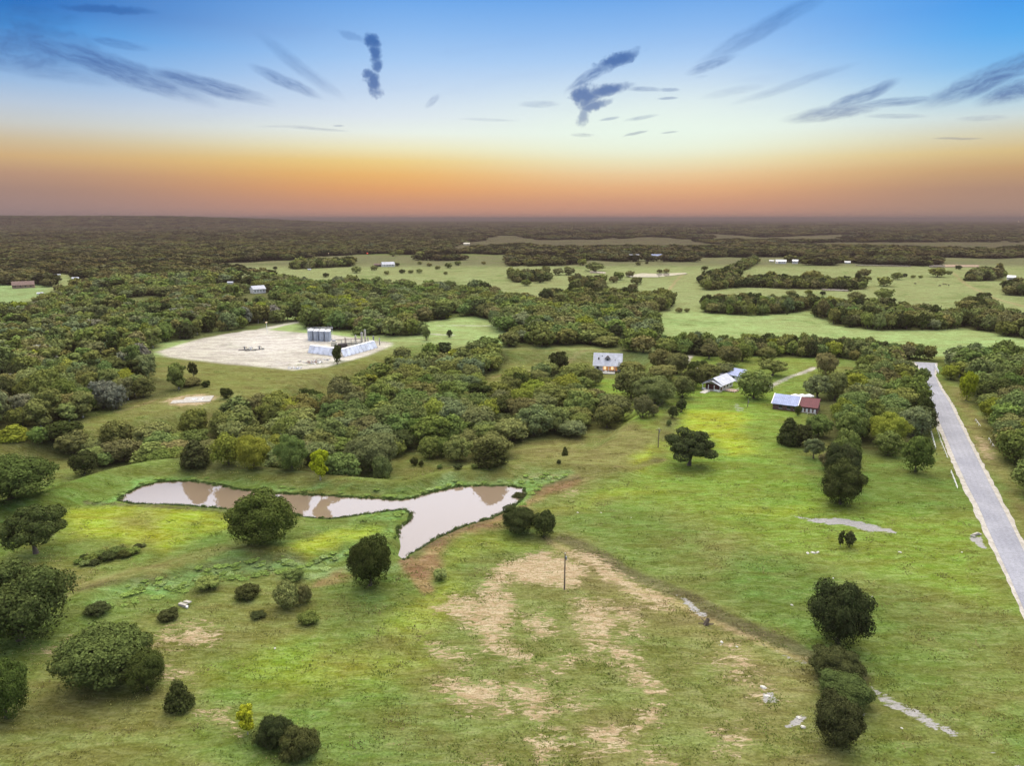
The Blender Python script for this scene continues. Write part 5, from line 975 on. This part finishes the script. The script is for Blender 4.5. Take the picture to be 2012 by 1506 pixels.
# everything else: instanced on points
def scatter(name, pts, protos, label, cat):
    """pts: list of (x, y, z, sx, sz, rot, proto index, tint)"""
    me = bpy.data.meshes.new(name); me.from_pydata([p[:3] for p in pts], [], [])
    def attr(n, t, key, vals): a = me.attributes.new(n, t, 'POINT'); a.data.foreach_set(key, np.array(vals, np.float32 if t != 'INT' else np.int32).ravel())
    attr('scl', 'FLOAT_VECTOR', 'vector', [(p[3], p[3], p[4]) for p in pts]); attr('rot', 'FLOAT_VECTOR', 'vector', [(0, 0, p[5]) for p in pts])
    attr('kind_index', 'INT', 'value', [p[6] for p in pts]); attr('tint', 'FLOAT_COLOR', 'color', [p[7] for p in pts])
    o = bpy.data.objects.new(name, me); C.objects.link(o); tag(o, label, cat, None, 'stuff')
    col = bpy.data.collections.new(name+'_sources')
    for i, m in enumerate(protos): q = bpy.data.objects.new(f'{name}_source_{i:02d}', m); col.objects.link(q)
    ng = bpy.data.node_groups.new(name, 'GeometryNodeTree'); ng.interface.new_socket('Geometry', in_out='INPUT', socket_type='NodeSocketGeometry'); ng.interface.new_socket('Geometry', in_out='OUTPUT', socket_type='NodeSocketGeometry')
    gi, go = ng.nodes.new('NodeGroupInput'), ng.nodes.new('NodeGroupOutput'); ci = ng.nodes.new('GeometryNodeCollectionInfo'); ci.inputs[0].default_value = col; ci.inputs['Separate Children'].default_value = True
    ip = ng.nodes.new('GeometryNodeInstanceOnPoints'); ip.inputs['Pick Instance'].default_value = True
    def na(n, t): a = ng.nodes.new('GeometryNodeInputNamedAttribute'); a.data_type = t; a.inputs[0].default_value = n; return a.outputs[0]
    L = ng.links; L.new(gi.outputs[0], ip.inputs['Points']); L.new(ci.outputs[0], ip.inputs['Instance']); L.new(na('kind_index', 'INT'), ip.inputs['Instance Index'])
    L.new(na('rot', 'FLOAT_VECTOR'), ip.inputs['Rotation']); L.new(na('scl', 'FLOAT_VECTOR'), ip.inputs['Scale']); L.new(ip.outputs[0], go.inputs[0])
    md = o.modifiers.new('scatter', 'NODES'); md.node_group = ng; return o
KEYS = [(s, k, f) for f in (2, 1, 0) for s in ('round', 'broad', 'ragged', 'cedar') for k in range(2)]
PL = [proto(*k)[2] for k in KEYS]; KI = {k: i for i, k in enumerate(KEYS)}
pts = []
for i, c in enumerate(cand):
    if i in chosen: continue
    x, y, z, w_, h, st, tone, nm = c; dist = math.hypot(x, y); f = 2 if dist < 300 else (1 if dist < 700 else 0); wide = dict(ragged=.84, cedar=.70).get(st, 1.08)
    pts.append((x, y, z-.1, w_/wide, h/.93, R.uniform(0, 6.28), KI[(st, R.randrange(2), f)], tint_of(tone, R)))
scatter('woodland', pts, PL, 'olive and green oak woods filling the land beyond the nearest trees', 'woodland')
print('individual', len(chosen)+ntree, 'instanced', len(pts))
# far woods: crowns merge into clumps that grow with distance
N = np.random.default_rng(12); q = 85.; th = np.arange(-.80, .80, 1/q); lr = np.arange(math.log(420), math.log(40000), 1/q)
A, Lr = np.meshgrid(th, lr); A = A+N.uniform(-.4, .4, A.shape)/q; r = np.exp(Lr+N.uniform(-.4, .4, A.shape)/q); x = (r*np.sin(A)).ravel(); y = (r*np.cos(A)).ravel(); r = r.ravel()
k = np.zeros(x.shape, bool); wx = x+(fbm(x, y, 90., 7)-.5)*60; wy = y+(fbm(x, y, 90., 8)-.5)*90
for f in FARWOOD: k |= sdf(poly(f), wx, wy) > 0
for f in CLEAR_W[:5]+CLEAR_W[5:6]: k &= sdf(f, x, y) < 0
for f in FOREST_W: k &= sdf(f, x, y) < 0
for kx, ky, kr in KEEP: k &= (x-kx)**2+(y-ky)**2 > (kr+6)**2
for f in FARP_W: k &= sdf(f, x, y) < -6
far_gap = fbm(x, y, 700., 91, 4); k &= (far_gap < .62) | (r < 2200) | (x < -.1*r)
x, y, r = x[k], y[k], r[k]; z = height(x, y); big = fbm(x, y, 300., 19)
pts = []
for a, b_, c_, d_, g_ in zip(x, y, z, r, big):
    s = max(10., d_/q*1.35); w_ = s*N.uniform(1., 1.5); h = N.uniform(7.5, 11.5)*(1+.25*(g_-.5)) if d_ < 2500 else N.uniform(8, 15)
    c = tint_of(pick(dict(olive=2, brown=4, dark=3, sage=.5)), R); g2 = .72 if d_ < 1000 else (.55 if d_ < 2000 else .42); c = (c[0]*g2, c[1]*g2*.92, c[2]*g2*1.05, 1); f = max(.55, 1-(d_-600)/4000)  # tint darkens with distance: backlit shade put into the crown colour
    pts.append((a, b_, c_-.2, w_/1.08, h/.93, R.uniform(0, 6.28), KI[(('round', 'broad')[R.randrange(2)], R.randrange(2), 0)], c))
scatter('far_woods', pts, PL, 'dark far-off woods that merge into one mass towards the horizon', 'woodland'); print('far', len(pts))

# ------------------------------------------------------------------ weeds, reeds and rough grass (real tufts)
def tuft_mesh(seed, n, hgt, spread, ls):
    N = np.random.default_rng(seed); p = N.normal(size=(n, 2))*spread; a = N.uniform(0, 6.28, n); h = hgt*N.uniform(.5, 1.2, n); V = np.empty((n, 4, 3)); t = np.column_stack([np.cos(a), np.sin(a)])*ls
    l = N.normal(size=(n, 2))*hgt*.35; V[:, 0, :2] = p-t; V[:, 1, :2] = p+t; V[:, :2, 2] = -.05; V[:, 2, :2] = p+t*.6+l; V[:, 3, :2] = p-t*.6+l; V[:, 2:, 2] = h[:, None]
    return np_mesh('tuft', [(V.reshape(-1, 3), np.arange(4*n).reshape(-1, 4), 0)], [FOLI])
TU = [tuft_mesh(1, 40, .32, .4, .09), tuft_mesh(2, 60, .26, .5, .12), tuft_mesh(3, 26, .13, .5, .07), proto('bush', 0, 0)[2], proto('bush', 1, 0)[2]]
def fill(P, step, seed, dens=1.):
    N = np.random.default_rng(seed); x0, y0 = P.min(0); x1, y1 = P.max(0); n = int((x1-x0)*(y1-y0)/step**2*dens); x = N.uniform(x0, x1, n); y = N.uniform(y0, y1, n)
    k = sdf(P, x+(fbm(x, y, 5., 3)-.5)*2.5, y+(fbm(x, y, 5., 4)-.5)*2.5) > 0; return x[k], y[k]
pts = []
for name, soft, kk, pp in PATCH:
    if name in ('reed',) or (name == 'mint' and pp[0][1] > 900):
        x, y = fill(polyH(pp), 1.5, len(pts)); k = sdf(POND_W, x, y) < -.9; x, y = x[k], y[k]; z = height(x, y)
        for a, b_, c_ in zip(x, y, z):
            v = R.uniform(.75, 1.2); c = (.20*v, .29*v, .07*v, 1) if name == 'reed' else (.25*v, .34*v, .12*v, 1); s = R.uniform(.5, 1.7); pts.append((a, b_, c_-.08, s, s*R.uniform(.22, .42), R.uniform(0, 6.28), 3+R.randrange(2), c))
n = len(POND_W)
for i in range(n):                                   # rim of sedge along the shore
    a, b_ = POND_W[i], POND_W[(i+1) % n]; m_ = max(2, int(np.hypot(*(b_-a))/.35))
    for j in range(m_):
        p = a+(b_-a)*(j+R.random())/m_; p = p+np.array([R.gauss(0, .3), R.gauss(0, .3)]); v = R.uniform(.5, 1.1)
        pts.append((p[0], p[1], hz(p[0], p[1]) if j % 9 == 0 else max(-.1, 0.05), R.uniform(.4, .9), R.uniform(.3, .9), R.uniform(0, 6.28), R.randrange(2), (.14*v, .20*v, .06*v, 1)))
scatter('reeds', pts, TU, 'minty weeds and sedge along the pond shore and ditch bank', 'reeds'); print('reeds', len(pts))
# rough grass in the near meadow
N = np.random.default_rng(8); n = 12000; a = N.uniform(-.72, .72, n); r = 62*np.exp(N.uniform(0, 1, n)**.8*math.log(330/62)); x, y = r*np.sin(a), r*np.cos(a)
k = (sdf(POND_W, x, y) < -1) & (sdf(ROAD_W, x, y) < -3.) & (fbm(x, y, 12., 45)*.5+N.random(n) > .8); x, y = x[k], y[k]
for pts_, kk in BARE+GREYP:
    P = poly(pts_); k = (sdf(P, x, y) < .3) | (N.random(len(x)) < .18); x, y = x[k], y[k]
for P in FOREST_W[:1]+FOREST_W[3:5]: k = sdf(P, x, y) < 0; x, y = x[k], y[k]
z = height(x, y); tn = fbm(x, y, 26., 71, 4); pts = []
for a, b_, c_, t in zip(x, y, z, tn):
    v = R.uniform(.7, 1.15); c = (.22*v, .27*v, .06*v, 1) if t < .5 else (.27*v, .26*v, .08*v, 1)
    if R.random() < .1: c = (.30*v, .25*v, .11*v, 1)
    s = R.uniform(.7, 1.7); pts.append((a, b_, c_, s, s*R.uniform(.5, 1.), R.uniform(0, 6.28), 2, c))
scatter('grass', pts, TU, 'rough green and dry grass of the near meadow', 'grass'); print('grass', len(pts))

# ------------------------------------------------------------------ dusk haze
m, T, o = new_mat('dusk_haze'); pv = T.node('ShaderNodeVolumePrincipled'); pv.inputs['Color'].default_value = (.25, .19, .178, 1); pv.inputs['Density'].default_value = 1.45e-4; pv.inputs['Anisotropy'].default_value = 0
T.l.new(pv.outputs[0], o.inputs['Volume']); me = bpy.data.meshes.new('haze'); b = MB().box(-62000, 62000, -61000, 62000, -14, 94); me.from_pydata(b.v, [], b.f); me.materials.append(m); me.update()
hz_o = bpy.data.objects.new('haze', me); C.objects.link(hz_o); hz_o['kind'] = 'stuff'
